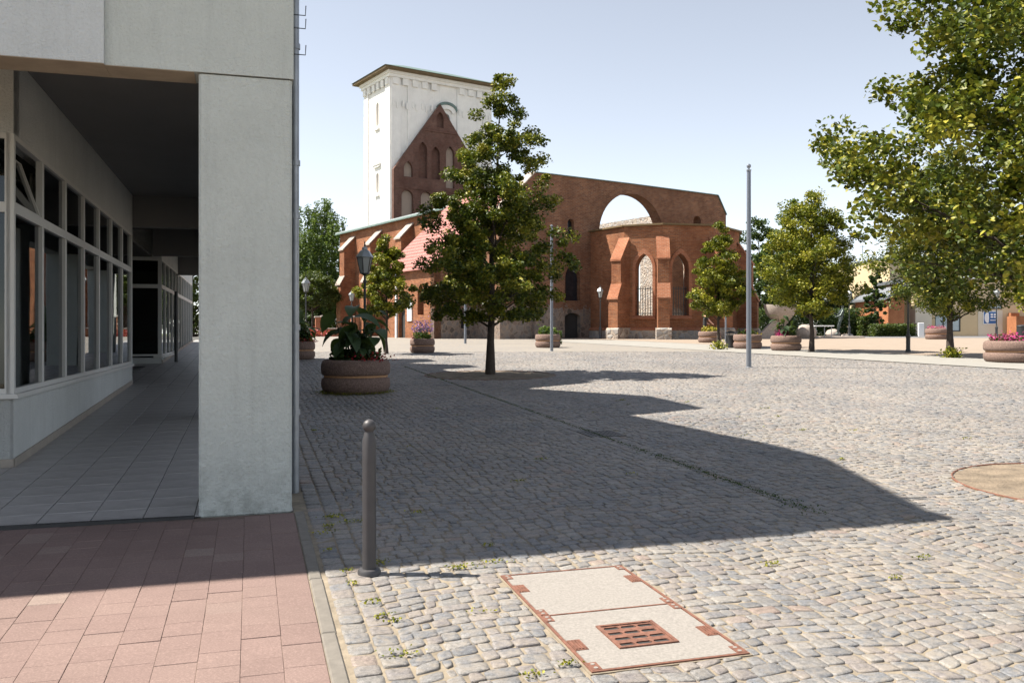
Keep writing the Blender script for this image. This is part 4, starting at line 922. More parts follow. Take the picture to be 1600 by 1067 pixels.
def hedge(name, label, x0, x1, y, dep, h, n, seed, z=0, mat='hedge', cat='hedge'):
    g = np.random.default_rng(seed); c = np.stack([g.uniform(x0, x1, n), y + g.uniform(-dep/2, dep/2, n), g.uniform(0.02, h, n) + 0.06*np.sin(g.uniform(0, 6, n))], 1)
    c[:, 2] += gzv(c[:, 1]); o = leaves_obj(name, c, 0.14, M[mat], g, None, kind=None); tag(o, label, cat); return o
a, b = at(1360, 68), at(1428, 68)
hedge('clipped_hedge', 'low clipped hedge in front of the brick portal', a[0], b[0], 68, 1.2, 0.95, 4200, 41)
a, b = at(1180, 74), at(1345, 74); hedge('shrubbery', 'dark dense shrubbery behind the fountain figures', a[0], b[0], 74, 1.8, 2.3, 15000, 43, mat='dark_leaf', cat='shrubs')
a, b = at(1338, 73), at(1362, 73); hedge('shrub', 'loose green shrubs left of the low clipped hedge', a[0], b[0], 73, 1.6, 1.6, 2600, 42, cat='shrub')

# ------------------------------------------------------------------ planters
PW = 'round concrete planters'
PROF = [(.72, 0), (.86, .015), (.95, .10), (.99, .20), (1.0, .30), (.985, .42), (.955, .455), (.91, .47), (.91, .54), (.955, .555), (.99, .60), (1.0, .72), (.99, .88), (.95, .97), (.90, 1.0), (.82, 1.0), (.79, .96), (.78, .86)]
def planter(label, px, py, wpx, hpx, kind, seed, group=PW):
    P = gp(px, py); sc_ = P.y / F_PX; Rr, H = wpx*sc_/2, hpx*sc_
    root = empty('planter', P, 0, label, 'planter', group); g = np.random.default_rng(seed); rr = rnd(seed)
    mb = MB(); mb.lathe([(r*Rr, z*H - 0.01) for r, z in PROF], 36); mb.build('bowl', M['planter'], root, smooth=50)
    mb = MB(); mb.lathe([(.918*Rr, .468*H), (.924*Rr, .505*H), (.918*Rr, .542*H)], 36); mb.build('groove_band', M['groove'], root, smooth=True)
    mb = MB(); mb.lathe([(.80*Rr, .86*H), (.4*Rr, .92*H), (.02, .93*H)], 24); mb.build('soil', M['pot_soil'], root, smooth=True)
    z = 0.95*H
    def puff(name, mat, n, rad, h, size, x=0, y=0, up=.4, **k):
        th = g.uniform(0, 6.28, n); r = rad*np.sqrt(g.random(n)); c = np.stack([x + r*np.cos(th), y + r*np.sin(th), z + np.abs(g.normal(0, h, n)) + h*.4*np.cos(r/rad*1.5)], 1)
        return leaves_obj(name, c, size, M[mat], g, root, up=up, **k)
    if kind == 'broad':                              # tall stems with very large leaves, red flowers round the rim
        puff('small_leaves', 'dark_leaf', 420, .75*Rr, .10, .10); puff('red_flowers', 'red', 160, .8*Rr, .07, .055, x=.45*Rr, y=-.2*Rr)
        for i in range(11):
            th = rr.uniform(0, 6.28); q = rr.uniform(.05, .45)*Rr; hh = rr.uniform(.35, 1.0)*1.25
            x, y = q*math.cos(th), q*math.sin(th); tx, ty = x*1.9, y*1.9
            mb = MB(); mb.tube([(x, y, .85*H), ((x+tx)/2, (y+ty)/2, z + hh*.6), (tx, ty, z + hh)], [.016, .012, .006], 6); mb.build('stem', M['bigleaf'], root)
            for k in range(4): big_leaf(root, (tx*(.55+.15*k), ty*(.55+.15*k), z + hh*(.45 + .18*k)), rr.uniform(0, 6.28), rr.uniform(-.75, -.1), rr.uniform(.34, .6), rr)
    elif kind == 'purple':
        puff('leaves', 'birch_leaf', 500, .7*Rr, .16, .09); puff('purple_flowers', 'purple', 420, .85*Rr, .22, .07, y=0).location.z = .28; puff('pale_leaves', 'pinkfl', 60, .3*Rr, .06, .1, x=-.6*Rr)
    elif kind == 'pink': puff('leaves', 'hedge', 420, .8*Rr, .07, .09); puff('magenta_flowers', 'magenta', 620, .85*Rr, .11, .075)
    elif kind == 'pinklow': puff('leaves', 'hedge', 160, .7*Rr, .03, .08); puff('pale_pink_flowers', 'pinkfl', 260, .8*Rr, .07, .09); puff('magenta_flowers', 'magenta', 200, .8*Rr, .09, .09)
    elif kind == 'yellow': puff('leaves', 'linden_y', 420, .7*Rr, .10, .09); puff('yellow_flowers', 'yellowfl', 240, .75*Rr, .12, .07)
    elif kind == 'green':
        puff('leaves', 'birch_leaf', 420, .75*Rr, .14, .12); c = g.uniform(-1, 1, (120, 3))*np.array([.06, .1, .3]) + np.array([.98*Rr, 0, .75*H]); leaves_obj('trailing_leaves', c, .09, M['birch_leaf'], g, root)
    elif kind == 'grass': puff('leaves', 'hedge', 300, .7*Rr, .10, .09); puff('red_foliage', 'red', 90, .5*Rr, .10, .08); puff('yellow_flowers', 'yellowfl', 60, .5*Rr, .04, .07, x=.5*Rr)
    elif kind == 'tallpink':
        puff('magenta_flowers', 'magenta', 260, .45*Rr, .09, .075, x=-.35*Rr, y=-.3*Rr); puff('leaves', 'dark_leaf', 260, .7*Rr, .06, .08)
        for i in range(15):
            th = rr.uniform(0, 6.28); x, y = .4*Rr*math.cos(th), .4*Rr*math.sin(th); hh = rr.uniform(.35, .95)
            mb = MB(); mb.tube([(x, y, .85*H), (x*1.4, y*1.4, z+hh)], [.012, .006], 5); mb.build('stem', M['bigleaf'], root)
            for k in range(5): big_leaf(root, (x*(1+.1*k), y*(1+.1*k), z + hh*(.3+.17*k)), rr.uniform(0, 6.28), rr.uniform(-.6, .3), rr.uniform(.22, .4), rr, .45)
    return root
LEAFM = {}
def big_leaf(root, P, az, pitch, L, rr, wr=.62):
    key = (round(L*10), wr)
    if key not in LEAFM:
        l = round(L*10)/10; n = 6; vs = []; fs = []
        for i in range(n+1):
            t = i/n; x = l*t; z = .25*l*t*(1-t)*1.6 - .25*l*t*t; wdt = wr*l*.5*math.sin(math.pi*min(1, t*.9+.1))**.8*(1 if t < .98 else .1)
            vs += [(x, -wdt, z + wdt*.25), (x, 0, z), (x, wdt, z + wdt*.25)]
        for i in range(n): fs += [(3*i, 3*i+3, 3*i+4, 3*i+1), (3*i+1, 3*i+4, 3*i+5, 3*i+2)]
        LEAFM[key] = np_mesh('leaf', np.array(vs), np.array(fs), np.full(len(vs), rr.random()), M['bigleaf'], True)
    o = bpy.data.objects.new('leaf', LEAFM[key]); link(o, root); o.location = P; o.rotation_euler = (rr.uniform(-.4, .4), -pitch, az)
    return o
planter('shaded planter with tall broad-leaved plant and red flowers near the shop building', 556, 613, 107, 52, 'broad', 1)
planter('shaded planter half hidden behind the shop building down-pipe', 466, 561, 52, 28, 'broad', 2)
planter('half shaded planter with purple flowers before the church porch', 660, 551, 39, 22, 'purple', 3)
planter('planter with trailing green plant beside the slim flagpole', 856, 543, 40, 21, 'green', 4)
planter('planter with yellow flowers at the foot of the yellowish linden', 1109, 535.5, 36, 18, 'yellow', 5)
planter('planter with reddish foliage behind the nearest flagpole', 1168, 545, 44, 23, 'grass', 6)
planter('planter with tall leafy plant and magenta flowers left of the stout trunk', 1228, 548, 47, 24, 'tallpink', 7)
planter('distant planter filled with pale pink flowers before the cream building', 1463, 530.5, 33, 17, 'pinklow', 8)
planter('large planter brimming with magenta petunias at the right edge', 1584, 566, 86, 34, 'pink', 9)
P = gp(1439, 524.5); bx_ = empty('box_planter', P, .3, 'square stone tub with a yellow-green plant', 'planter'); mb = MB()
mb.prism([(-.42, -.42, 0), (.42, -.42, 0), (.42, .42, 0), (-.42, .42, 0)], (0, 0, .02)); mb.bbox(-.5, .5, -.5, .5, .02, .75, .04); mb.build('tub', M['planter'], bx_)
g = np.random.default_rng(5); c = g.normal(0, 1, (300, 3))*np.array([.22, .22, .14]) + np.array([0, 0, .95]); leaves_obj('plant', c, .13, M['linden_y'], g, bx_)

# ------------------------------------------------------------------ street furniture
def lantern():
    root = empty('street_lamp', (0, 0, 0), .4); Hh = 2.72
    mb = MB(); mb.lathe([(.11, -.02), (.11, .10), (.085, .14), (.085, .62), (.10, .66), (.10, .72), (.05, .80), (.042, 1.2), (.055, 1.22), (.055, 1.27), (.04, 1.29), (.032, Hh-.25), (.05, Hh-.23), (.05, Hh-.18), (.03, Hh-.16), (.03, Hh)], 14); mb.build('post', M['iron'], root, smooth=35)
    mb = MB(); n = 6
    lo, hi, z0, z1 = .115, .205, Hh, Hh+.42
    def pt(r, k, z): return Vector((r*math.cos(2*math.pi*k/n), r*math.sin(2*math.pi*k/n), z))
    for k in range(n): mb.tube([pt(lo, k, z0), pt(hi, k, z1)], .011, 5)
    for r, z in ((lo, z0), (hi, z1)):
        for k in range(n): mb.tube([pt(r, k, z), pt(r, k+1, z)], .013, 5)
    mb.lathe([(.02, Hh-.05), (lo, Hh-.005), (.02, Hh)], 12); mb.build('lantern_frame', M['iron'], root)
    for k in range(n):
        mb = MB(); a, b, c, d = pt(lo-.008, k, z0+.01), pt(lo-.008, k+1, z0+.01), pt(hi-.008, k+1, z1-.01), pt(hi-.008, k, z1-.01)
        mb.prism([a, b, c, d], Vector((-a.x-b.x, -a.y-b.y, 0)).normalized()*.006); mb.build('glass_pane', M['lampglass'], root)
    mb = MB(); mb.lathe([(.235, z1), (.235, z1+.015), (.13, z1+.17), (.075, z1+.20), (.075, z1+.25), (.02, z1+.29)], 6); rf_ = mb.build('lantern_roof', M['lampmetal'], root)
    mb = MB(); mb.lathe([(.015, z1+.28), (.03, z1+.32), (.012, z1+.36), (.02, z1+.38), (.003, z1+.44)], 8); mb.build('finial', M['iron'], rf_, smooth=True)
    return root
lamps = [((570, 591), 'dark lantern post in shade behind the nearest planter', 0.985), ((478, 540), 'lantern post in front of the round-headed tree', 1.0), ((549.5, 529.5), 'distant lantern beside the left end of the church', 0.9),
         ((938, -57), 'lantern post standing before the recess beside the apse', .97), ((1327, 527), 'lantern post right of the leaning bronze figure', 1.0), ((1419, 551), 'lantern post rising into the broad dark linden', 1.0),
         ((1557, 527.5), 'lantern post in front of the blue sign on the cream building', 1.0)]
l0 = lantern()
for i, ((px, py), lb, s_) in enumerate(lamps):
    o = l0 if i == 0 else copy_tree(l0); o.location = gp(px, py) if py > 0 else at(px, -py); o.scale = (s_,)*3; tag(o, lb, 'street lamp', 'old-style lantern posts')
def flagpole():
    root = empty('flagpole', (0, 0, 0)); mb = MB(); mb.tube([(0, 0, -.02), (0, 0, 3), (0, 0, 6.0)], [.077, .074, .062], 16); mb.build('pole', M['polemetal'], root, smooth=35)
    mb = MB(); mb.lathe([(.068, 6.0), (.075, 6.02), (.075, 6.06), (.03, 6.07), (.03, 6.10), (.06, 6.13), (.07, 6.17), (.06, 6.21), (.01, 6.24)], 14); mb.build('pole_cap', M['zinc'], root, smooth=40)
    mb = MB(); mb.lathe([(.10, -.02), (.10, .012), (.087, .02)], 16); mb.build('base_ring', M['zinc'], root); return root
f0 = flagpole()
for i, (px, py, s_, lb) in enumerate(((1170, 574, 1.0, 'tall grey flagpole standing nearest, in front of the reddish planter'), (862, 549, .875, 'grey flagpole right of the tall linden before the church'), (727, 537, .875, 'grey flagpole left of the tall linden trunk'), (1134, 534.5, .42, 'short grey pole right of the yellowish linden trunk'))):
    o = f0 if i == 0 else copy_tree(f0); o.location = gp(px, py); o.scale = (max(s_, .7),)*2 + (s_,); tag(o, lb, 'flagpole', 'grey poles on the square')
# bollard
P = gp(577, 896); bo = empty('bollard', P, 0, 'dark grey iron bollard with ball top on the setts', 'bollard')
mb = MB(); mb.lathe([(.0445, 0), (.0445, .72), (.044, .868), (.033, .908), (.030, .922)], 28); mb.build('post', M['bollard'], bo, smooth=30)
mb = MB(); mb.lathe([(.028, .917)] + [(.0435*math.sin(t), .960 - .0435*math.cos(t)) for t in np.linspace(.75, 3.05, 14)], 24); mb.build('ball', M['bollard'], bo, smooth=True)
mb = MB(); mb.lathe([(.074, -.02), (.076, .018), (.068, .032), (.053, .036)], 28); mb.build('base_flange', M['bollard'], bo, smooth=40)
# litter bin
P = gp(1142, 544); bn = empty('litter_bin', P, 0, 'black litter bin between two planters by the yellowish linden', 'bin'); mb = MB(); mb.lathe([(.20, 0), (.22, .02), (.24, .55), (.25, .56), (.25, .60), (.21, .60), (.20, .45)], 18); mb.build('barrel', M['binmat'], bn, smooth=40)
mb = MB(); mb.lathe([(.25, .70), (.24, .74), (.12, .80), (.02, .81)], 18); mb.build('lid', M['binmat'], bn, smooth=40)
mb = MB()
for k in range(3): a = k*2.09; mb.tube([(.22*math.cos(a), .22*math.sin(a), .55), (.22*math.cos(a), .22*math.sin(a), .73)], .012, 5)
mb.build('lid_struts', M['binmat'], bn)
P = gp(1597, 528); bn2 = empty('litter_bin', P, 0, 'small dark bin beside the orange brick wall at the right edge', 'bin'); mb = MB(); mb.lathe([(.30, 0), (.32, .02), (.33, .75), (.36, .78), (.34, .84), (.1, .9)], 14); mb.build('barrel', M['binmat'], bn2, smooth=40)

# access hatch in the setts
hu0, hu1, hv0, hv1 = HATCH; hz_ = lambda u, v: lz(u, v) + 0.005
ht = empty('access_hatch', (CX, CY, CZ), BA, 'double concrete access cover in a rusty frame with a grate', 'hatch')
def plate(mbx, u0, u1, v0, v1, top, th=.03, b=.003):
    P = [(u0, v0), (u1, v0), (u1, v1), (u0, v1)]; n = len(mbx.v)
    mbx.add([(u, v, hz_(u, v) + top - th) for u, v in P] + [(u, v, hz_(u, v) + top) for u, v in P], [(0, 3, 2, 1), (4, 5, 6, 7), (0, 1, 5, 4), (1, 2, 6, 5), (2, 3, 7, 6), (3, 0, 4, 7)])
vm = (hv0 + hv1)/2; fr = .022
mb = MB(); plate(mb, hu0-.012, hu1+.012, hv0-.012, hv1+.012, -.005, .03); mb.build('mortar_bed', M['sand'], ht)
GU0, GU1, GV0, GV1 = 1.43, 1.76, -3.67, -3.34
mb = MB(); plate(mb, hu0+fr, hu1-fr, vm+.012, hv1-fr, 0.0); mb.build('concrete_slab', M['concrete'], ht)
lo = [(hu0+fr, GU0, hv0+fr, vm-.012), (GU1, hu1-fr, hv0+fr, vm-.012), (GU0, GU1, hv0+fr, GV0), (GU0, GU1, GV1, vm-.012)]
mb = MB()
outerp = [(hu0+fr, hv0+fr), (hu1-fr, hv0+fr), (hu1-fr, vm-.012), (hu0+fr, vm-.012)]; holep = [(GU0, GV0), (GU1, GV0), (GU1, GV1), (GU0, GV1)]
fl_ = outerp + holep; tri = tessellate_polygon([[Vector((x, y, 0)) for x, y in outerp], [Vector((x, y, 0)) for x, y in holep]])
mb.add([(x, y, hz_(x, y)) for x, y in fl_] + [(x, y, hz_(x, y)-.03) for x, y in fl_], [tuple(t) for t in tri] + [(0, 1, 9, 8), (1, 2, 10, 9), (2, 3, 11, 10), (3, 0, 8, 11), (4, 5, 13, 12), (5, 6, 14, 13), (6, 7, 15, 14), (7, 4, 12, 15)])
mb.build('concrete_slab', M['concrete'], ht)
for u0, u1, v0, v1 in ((hu0, hu0+fr*.7, hv0, hv1), (hu1-fr*.7, hu1, hv0, hv1), (hu0+fr*.7, hu1-fr*.7, hv0, hv0+fr*.7), (hu0+fr*.7, hu1-fr*.7, hv1-fr*.7, hv1), (hu0+fr, hu1-fr, vm-.006, vm+.006)):
    mb = MB(); plate(mb, u0, u1, v0, v1, .002); mb.build('frame_bar', M['rust'], ht)
def lug(u, v, w, h):
    mb = MB(); plate(mb, u-w/2, u+w/2, v-h/2, v+h/2, .0035, .01); o = mb.build('corner_lug', M['rust'], ht)
    for k in (-1, 1):
        if h > w: q = (u, v + k*h*.25)
        else: q = (u + k*w*.25, v)
        mb = MB(); mb.lathe([(.012, 0), (.011, .0045)], 10, (q[0], q[1], hz_(*q) + .001)); mb.build('stud', M['concrete'], o)
for u in (hu0+.035, hu1-.035):
    lug(u, hv1-.055, .05, .08); lug(u, hv0+.06, .05, .09); lug(u, vm+.055, .05, .09); lug(u, vm-.055, .05, .09)
for u, v in ((hu0+.05, hv1-.30), (hu1-.05, hv1-.30), (hu0+.055, hv0+.34), (hu1-.05, hv0+.34)):
    mb = MB(); plate(mb, u-.035, u+.035, v-.07, v+.07, .003, .01); o = mb.build('hinge_plate', M['rust'], ht)
    for k in range(4): mb = MB(); plate(mb, u-.03+k*.017, u-.021+k*.017, v-.06, v+.06, .007, .006); mb.build('rib', M['rust'], o)
mb = MB(); fl2 = [(GU0+.002, GV0+.002), (GU1-.002, GV0+.002), (GU1-.002, GV1-.002), (GU0+.002, GV1-.002)]; hl = []
for r in range(4):
    for c in range(3):
        cu = GU0 + .06 + c*.098 + (.012 if r % 2 else 0); cv = GV0 + .052 + r*.076
        hl.append([(cu + sx*.040 , cv + sy*.011) for sx, sy in ((1, -1), (1.12, 0), (1, 1), (.85, 1.55), (-.85, 1.55), (-1, 1), (-1.12, 0), (-1, -1), (-.85, -1.55), (.85, -1.55))])
allp = fl2 + [p for h in hl for p in h]; tri = tessellate_polygon([[Vector((x, y, 0)) for x, y in l] for l in [fl2] + hl]); n = len(allp)
fs = [tuple(t) for t in tri]; k = 4
for h in hl:
    m = len(h); fs += [(k+i, k+(i+1) % m, n+k+(i+1) % m, n+k+i) for i in range(m)]; k += m
mb.add([(x, y, hz_(x, y)+.002) for x, y in allp] + [(x, y, hz_(x, y)-.03) for x, y in allp], fs); mb.build('grate', M['rust'], ht)
mb = MB(); plate(mb, GU0, GU1, GV0, GV1, -.0045, .004); mb.build('hole_shade_plate', M['dark'], ht)  # near-black plate close under the grate; its colour paints the shade in the holes
for (u0, u1, v0, v1) in ((GU0, GU1, GV0, GV0+.018), (GU0, GU1, GV1-.018, GV1), (GU0, GU0+.018, GV0+.018, GV1-.018), (GU1-.018, GU1, GV0+.018, GV1-.018)):
    mb = MB(); plate(mb, u0, u1, v0, v1, .008, .02); mb.build('grate_rim', M['rust'], ht)
# gully grate in the gutter line
gg = empty('gully_grate', (CX, CY, CZ), BA, 'dark iron gully grate in the paved gutter, in shade', 'drain')
gu0, gu1, gv0, gv1 = GRATE; mb = MB(); plate(mb, gu0, gu1, gv0, gv1, -.03, .02); mb.build('sump', M['dark'], gg)
for u0, u1, v0, v1 in ((gu0, gu1, gv0, gv0+.04), (gu0, gu1, gv1-.04, gv1), (gu0, gu0+.04, gv0+.04, gv1-.04), (gu1-.04, gu1, gv0+.04, gv1-.04)):
    mb = MB(); plate(mb, u0, u1, v0, v1, 0.0); mb.build('rim', M['iron'], gg)
for k in range(8): mb = MB(); u = gu0 + .055 + k*.054; plate(mb, u, u+.03, gv0+.04, gv1-.04, -.001); mb.build('bar', M['iron'], gg)

# ------------------------------------------------------------------ cream building on the right
D0 = 80.0
def wx_(px, d=D0): return (px - 800) / F_PX * d
def wz_(py, d=D0): return CAM_Z + (HOR - py) / F_PX * d
z0 = gz(D0) - 0.3
cr = empty('cream_building', (wx_(1390, 86), 86, gz(86)), 0, 'cream rendered building with orange brick portal and flat roof', 'building')
ox, oy, oz = wx_(1390, 86), 86.0, gz(86)
def loc(px, py, d): return (wx_(px, d) - ox, d - oy, wz_(py, d) - oz)
H1 = wz_(405, 86) - oz
mb = MB(); xl = wx_(1341, 92) - ox
mb.prism([(xl, 6.0, -.3), (0, 0, -.3), (7.5, .8, -.3), (7.5, 14, -.3), (xl, 14, -.3)], (0, 0, H1+.3)); mb.build('wall', M['cream'], cr)
mb = MB(); mb.prism([(xl-.15, 5.9, H1), (0, -.15, H1), (7.7, .65, H1), (7.7, 14, H1), (xl-.15, 14, H1)], (0, 0, .22)); mb.build('roof', M['zinc'], cr)
mb = MB(); mb.lathe([(.5, 0), (.45, .3), (.25, .5), (.2, .75), (.42, .8), (.42, .9), (.15, 1.05), (.15, 1.3), (.3, 1.35), (.05, 1.6)], 10, (1.1, 2.2, H1+.22)); mb.build('roof_vent', M['zinc'], cr, smooth=40)
mb = MB(); mb.tube([(-1.4, 3, H1+.2), (-1.4, 3, H1+1.6)], .03, 5); mb.tube([(-1.7, 3, H1+1.5), (-1.1, 3, H1+1.5)], .02, 5); mb.build('antenna', M['iron'], cr)
# long lower wing with windows
a = loc(1427, 521, 80); b = loc(1625, 521, 80); wy0 = -6.0; HW = wz_(436, 80) - oz
def hole_px(p0, q0, p1, q1): l = loc(p0, q0, 80); r = loc(p1, q1, 80); return [(l[0], r[2]), (r[0], r[2]), (r[0], l[2]), (l[0], l[2])]
wins = [(1461, 492, 1501, 518), (1530, 474, 1566, 483), (1462, 462, 1500, 470)]
mb = MB(); mb.slab([(a[0], -.3), (b[0], -.3), (b[0], HW), (a[0], HW)], [hole_px(*w_) for w_ in wins], (0, wy0, 0), (1, 0, 0), .4); mb.build('wing_wall', M['cream'], cr)
mb = MB(); mb.box(a[0]+.02, b[0], wy0+.4, wy0+9, HW-.2, HW+.12); mb.build('wing_roof', M['zinc'], cr)
lw = loc(1421, 521, 80); lr = loc(1446, 521, 80); mb = MB(); mb.box(lw[0], lr[0], wy0-1.2, wy0-.002, -.3, wz_(478, 80)-oz); mb.build('porch', M['creamlight'], cr)
p0, p1 = loc(1528, 521, 80), loc(1566, 485, 80); mb = MB(); mb.box(p0[0], p1[0], wy0-.05, wy0-.003, -.3, p1[2]); mb.build('pale_panel', M['creamlight'], cr)
for w_ in wins:
    l = loc(w_[0], w_[1], 80); r = loc(w_[2], w_[3], 80); wn = None
    mb = MB()
    for (x0, x1, zz0, zz1) in ((l[0], l[0]+.09, r[2], l[2]), (r[0]-.09, r[0], r[2], l[2]), (l[0]+.09, r[0]-.09, l[2]-.09, l[2]), (l[0]+.09, r[0]-.09, r[2], r[2]+.09)): mb.box(x0, x1, wy0+.06, wy0+.16, zz0, zz1)
    n = 3 if w_[2]-w_[0] > 30 else 2
    for k in range(1, n): x = l[0] + (r[0]-l[0])*k/n; mb.box(x-.05, x+.05, wy0+.06, wy0+.16, r[2]+.09, l[2]-.09)
    wn = mb.build('window', M['iron'], cr)
    for k in range(n): x0 = l[0] + (r[0]-l[0])*k/n; x1 = l[0] + (r[0]-l[0])*(k+1)/n; mb = MB(); mb.box(x0+.05, x1-.05, wy0+.10, wy0+.12, r[2]+.05, l[2]-.05); mb.build('pane', M['paleglass'], wn)
# brick portal with a pitched roof, and further brickwork
l, r = loc(1388, 521, 78), loc(1413, 521, 78); zt = wz_(466, 78) - oz; zp = wz_(452, 78) - oz; py0 = -8.0
mb = MB(); mb.prism([(l[0], py0, -.3), (r[0], py0, -.3), (r[0], py0, zp), (l[0], py0, zt)], (0, 7.5, 0)); po = mb.build('brick_portal', M['orangebrick'], cr)
mb = MB(); mb.prism([(l[0]-.4, py0-.3, zt-.15), (r[0]+.3, py0-.3, zp+.2), (r[0]+.3, py0-.3, zp+.38), (l[0]-.4, py0-.3, zt+.05)], (0, 8, 0)); mb.build('portal_roof', M['zinc'], po)
for p0_, p1_ in ((1358, 1367), (1369, 1377)):
    l, r = loc(p0_, 521, 79), loc(p1_, 521, 79); mb = MB(); mb.box(l[0], r[0], -7, -6, -.3, wz_(494, 79)-oz); mb.build('brick_pier', M['orangebrick'], cr)
l, r = loc(1378, 521, 79), loc(1388, 521, 79); mb = MB(); mb.box(l[0], r[0], -6.6, -6.4, .1, wz_(494, 79)-oz); mb.build('glass_door', M['paleglass'], cr)
mb = MB(); mb.box(l[0], l[0]+.08, -6.7, -6.601, .1, wz_(494, 79)-oz); mb.box(l[0]+.08, r[0], -6.7, -6.601, .1, .22); mb.build('door_frame', M['iron'], cr)
l = loc(1575, 521, 80); r = loc(1588, 521, 80); mb = MB(); mb.box(l[0], r[0], wy0-.5, wy0-.003, -.3, wz_(489, 80)-oz); mb.build('brick_wall', M['orangebrick'], cr)
l = loc(1588, 521, 78); r = loc(1650, 521, 78); mb = MB(); mb.box(l[0], r[0], wy0-2, wy0-.51, -.3, wz_(494, 78)-oz); mb.build('brick_wall', M['orangebrick'], cr)
l = loc(1415, 521, 80); r = loc(1423, 505, 80); mb = MB(); mb.bbox(l[0], r[0], wy0-2.6, wy0-1.9, -.3, r[2], .03); mb.build('meter_box', M['signwhite'], cr)
# blue advertising board: crescent face and four letter blocks
l, r = loc(1535.5, 486.5, 80), loc(1558, 506.5, 80); sg = empty('sign_board', (ox + l[0], oy + wy0 - .06, oz + r[2]), 0, 'square blue board with a white crescent on the cream wall', 'sign')
W_, H_ = r[0]-l[0], l[2]-r[2]
mb = MB(); mb.box(0, W_, -.05, 0, 0, H_); mb.build('frame', M['signwhite'], sg); mb = MB(); mb.box(.05, W_-.05, -.058, -.0505, .05, H_-.05); mb.build('panel', M['blue'], sg)
cp = [(.30*W_ + .22*W_*math.cos(t), .5*H_ + .42*H_*math.sin(t)) for t in np.linspace(.5*math.pi, 1.5*math.pi, 12)] + [(.32*W_ + .07*W_*math.cos(t), .5*H_ + .42*H_*math.sin(t)) for t in np.linspace(-.5*math.pi, .5*math.pi, 12)]
mb = MB(); mb.slab(cp, [], (0, -.066, 0), (1, 0, 0), .006); mb.build('crescent', M['signwhite'], sg)
for i in range(2):
    for j in range(2): mb = MB(); x = W_*(.50 + .22*i); zz = H_*(.50 + .19*j); mb.box(x, x+.16*W_, -.066, -.0595, zz, zz+.13*H_); mb.build('letter_block', M['signwhite'], sg)
mb = MB(); mb.box(W_*.48, W_*.88, -.066, -.0595, H_*.28, H_*.34); mb.build('text_line', M['signwhite'], sg)

# ------------------------------------------------------------------ figures (one skinned surface each)
def figure(name, joints, edges, rad, mat, pos, rz, label, cat, root_i=0, group=None, top=True):
    me = bpy.data.meshes.new(name); me.from_pydata(joints, edges, []); me.update()
    o = bpy.data.objects.new(name, me); link(o)
    m = o.modifiers.new('skin', 'SKIN'); m.use_smooth_shade = True
    sv = me.skin_vertices[0].data
    for i, r in enumerate(rad): sv[i].radius = (r, r); sv[i].use_root = (i == root_i)
    s_ = o.modifiers.new('sub', 'SUBSURF'); s_.levels = 1; s_.render_levels = 1
    dg = bpy.context.evaluated_depsgraph_get(); dg.update(); m2 = bpy.data.meshes.new_from_object(o.evaluated_get(dg)); bpy.data.objects.remove(o)
    m2.materials.clear(); m2.materials.append(mat); m2.polygons.foreach_set('use_smooth', [True]*len(m2.polygons))
    o = bpy.data.objects.new(name, m2); link(o); o.location = pos; o.rotation_euler = (0, 0, rz); tag(o, label, cat, group); return o
def person_mat():
    t = NT('clothes_and_skin'); t.set(Roughness=.8); p = t.coord('Object'); z = t.n('ShaderNodeSeparateXYZ'); t.l(p, z.inputs[0])
    c = t.ramp(t.math('DIVIDE', z.outputs[2], 1.8), [(0.0, (.05, .05, .06)), (.48, (.05, .05, .06)), (.485, (.02, .02, .022)), (.79, (.02, .02, .022)), (.795, (.62, .36, .27)), (1, (.62, .36, .27))])
    c.node.color_ramp.interpolation = 'CONSTANT'
    arm = t.math('GREATER_THAN', z.outputs[0], .17)          # bare arm reaching forward
    t.col(t.mix(arm, c, (.62, .36, .27))); return t.m
J = [(0, 0, .95), (0, 0, 1.18), (.02, 0, 1.40), (.03, 0, 1.50), (.05, 0, 1.60), (.05, 0, 1.72),
     (0, .10, .90), (.02, .11, .50), (-.02, .11, .09), (.13, .11, .03), (0, -.10, .90), (.01, -.11, .50), (-.04, -.11, .09), (.11, -.11, .03),
     (.02, .18, 1.40), (.06, .25, 1.15), (.24, .22, 1.02), (.34, .19, .98), (.02, -.18, 1.40), (.20, -.22, 1.22), (.40, -.20, 1.02), (.50, -.18, .97)]
E_ = [(0, 1), (1, 2), (2, 3), (3, 4), (4, 5), (0, 6), (6, 7), (7, 8), (8, 9), (0, 10), (10, 11), (11, 12), (12, 13), (2, 14), (14, 15), (15, 16), (16, 17), (2, 18), (18, 19), (19, 20), (20, 21)]
Rd = [.13, .12, .13, .055, .085, .08, .09, .065, .045, .035, .09, .065, .045, .035, .07, .05, .038, .032, .07, .05, .038, .032]
pe = figure('person', J, E_, Rd, person_mat(), gp(1101, 533.2), 0, 'person in dark clothes reaching towards the yellow flowers', 'person')
mb = MB(); mb.lathe([(.02, .13), (.085, .10), (.105, .04), (.10, -.03), (.06, -.06)], 14, (0.035, 0, 1.70)); hr = mb.build('hair', M['eave'], pe, smooth=True)
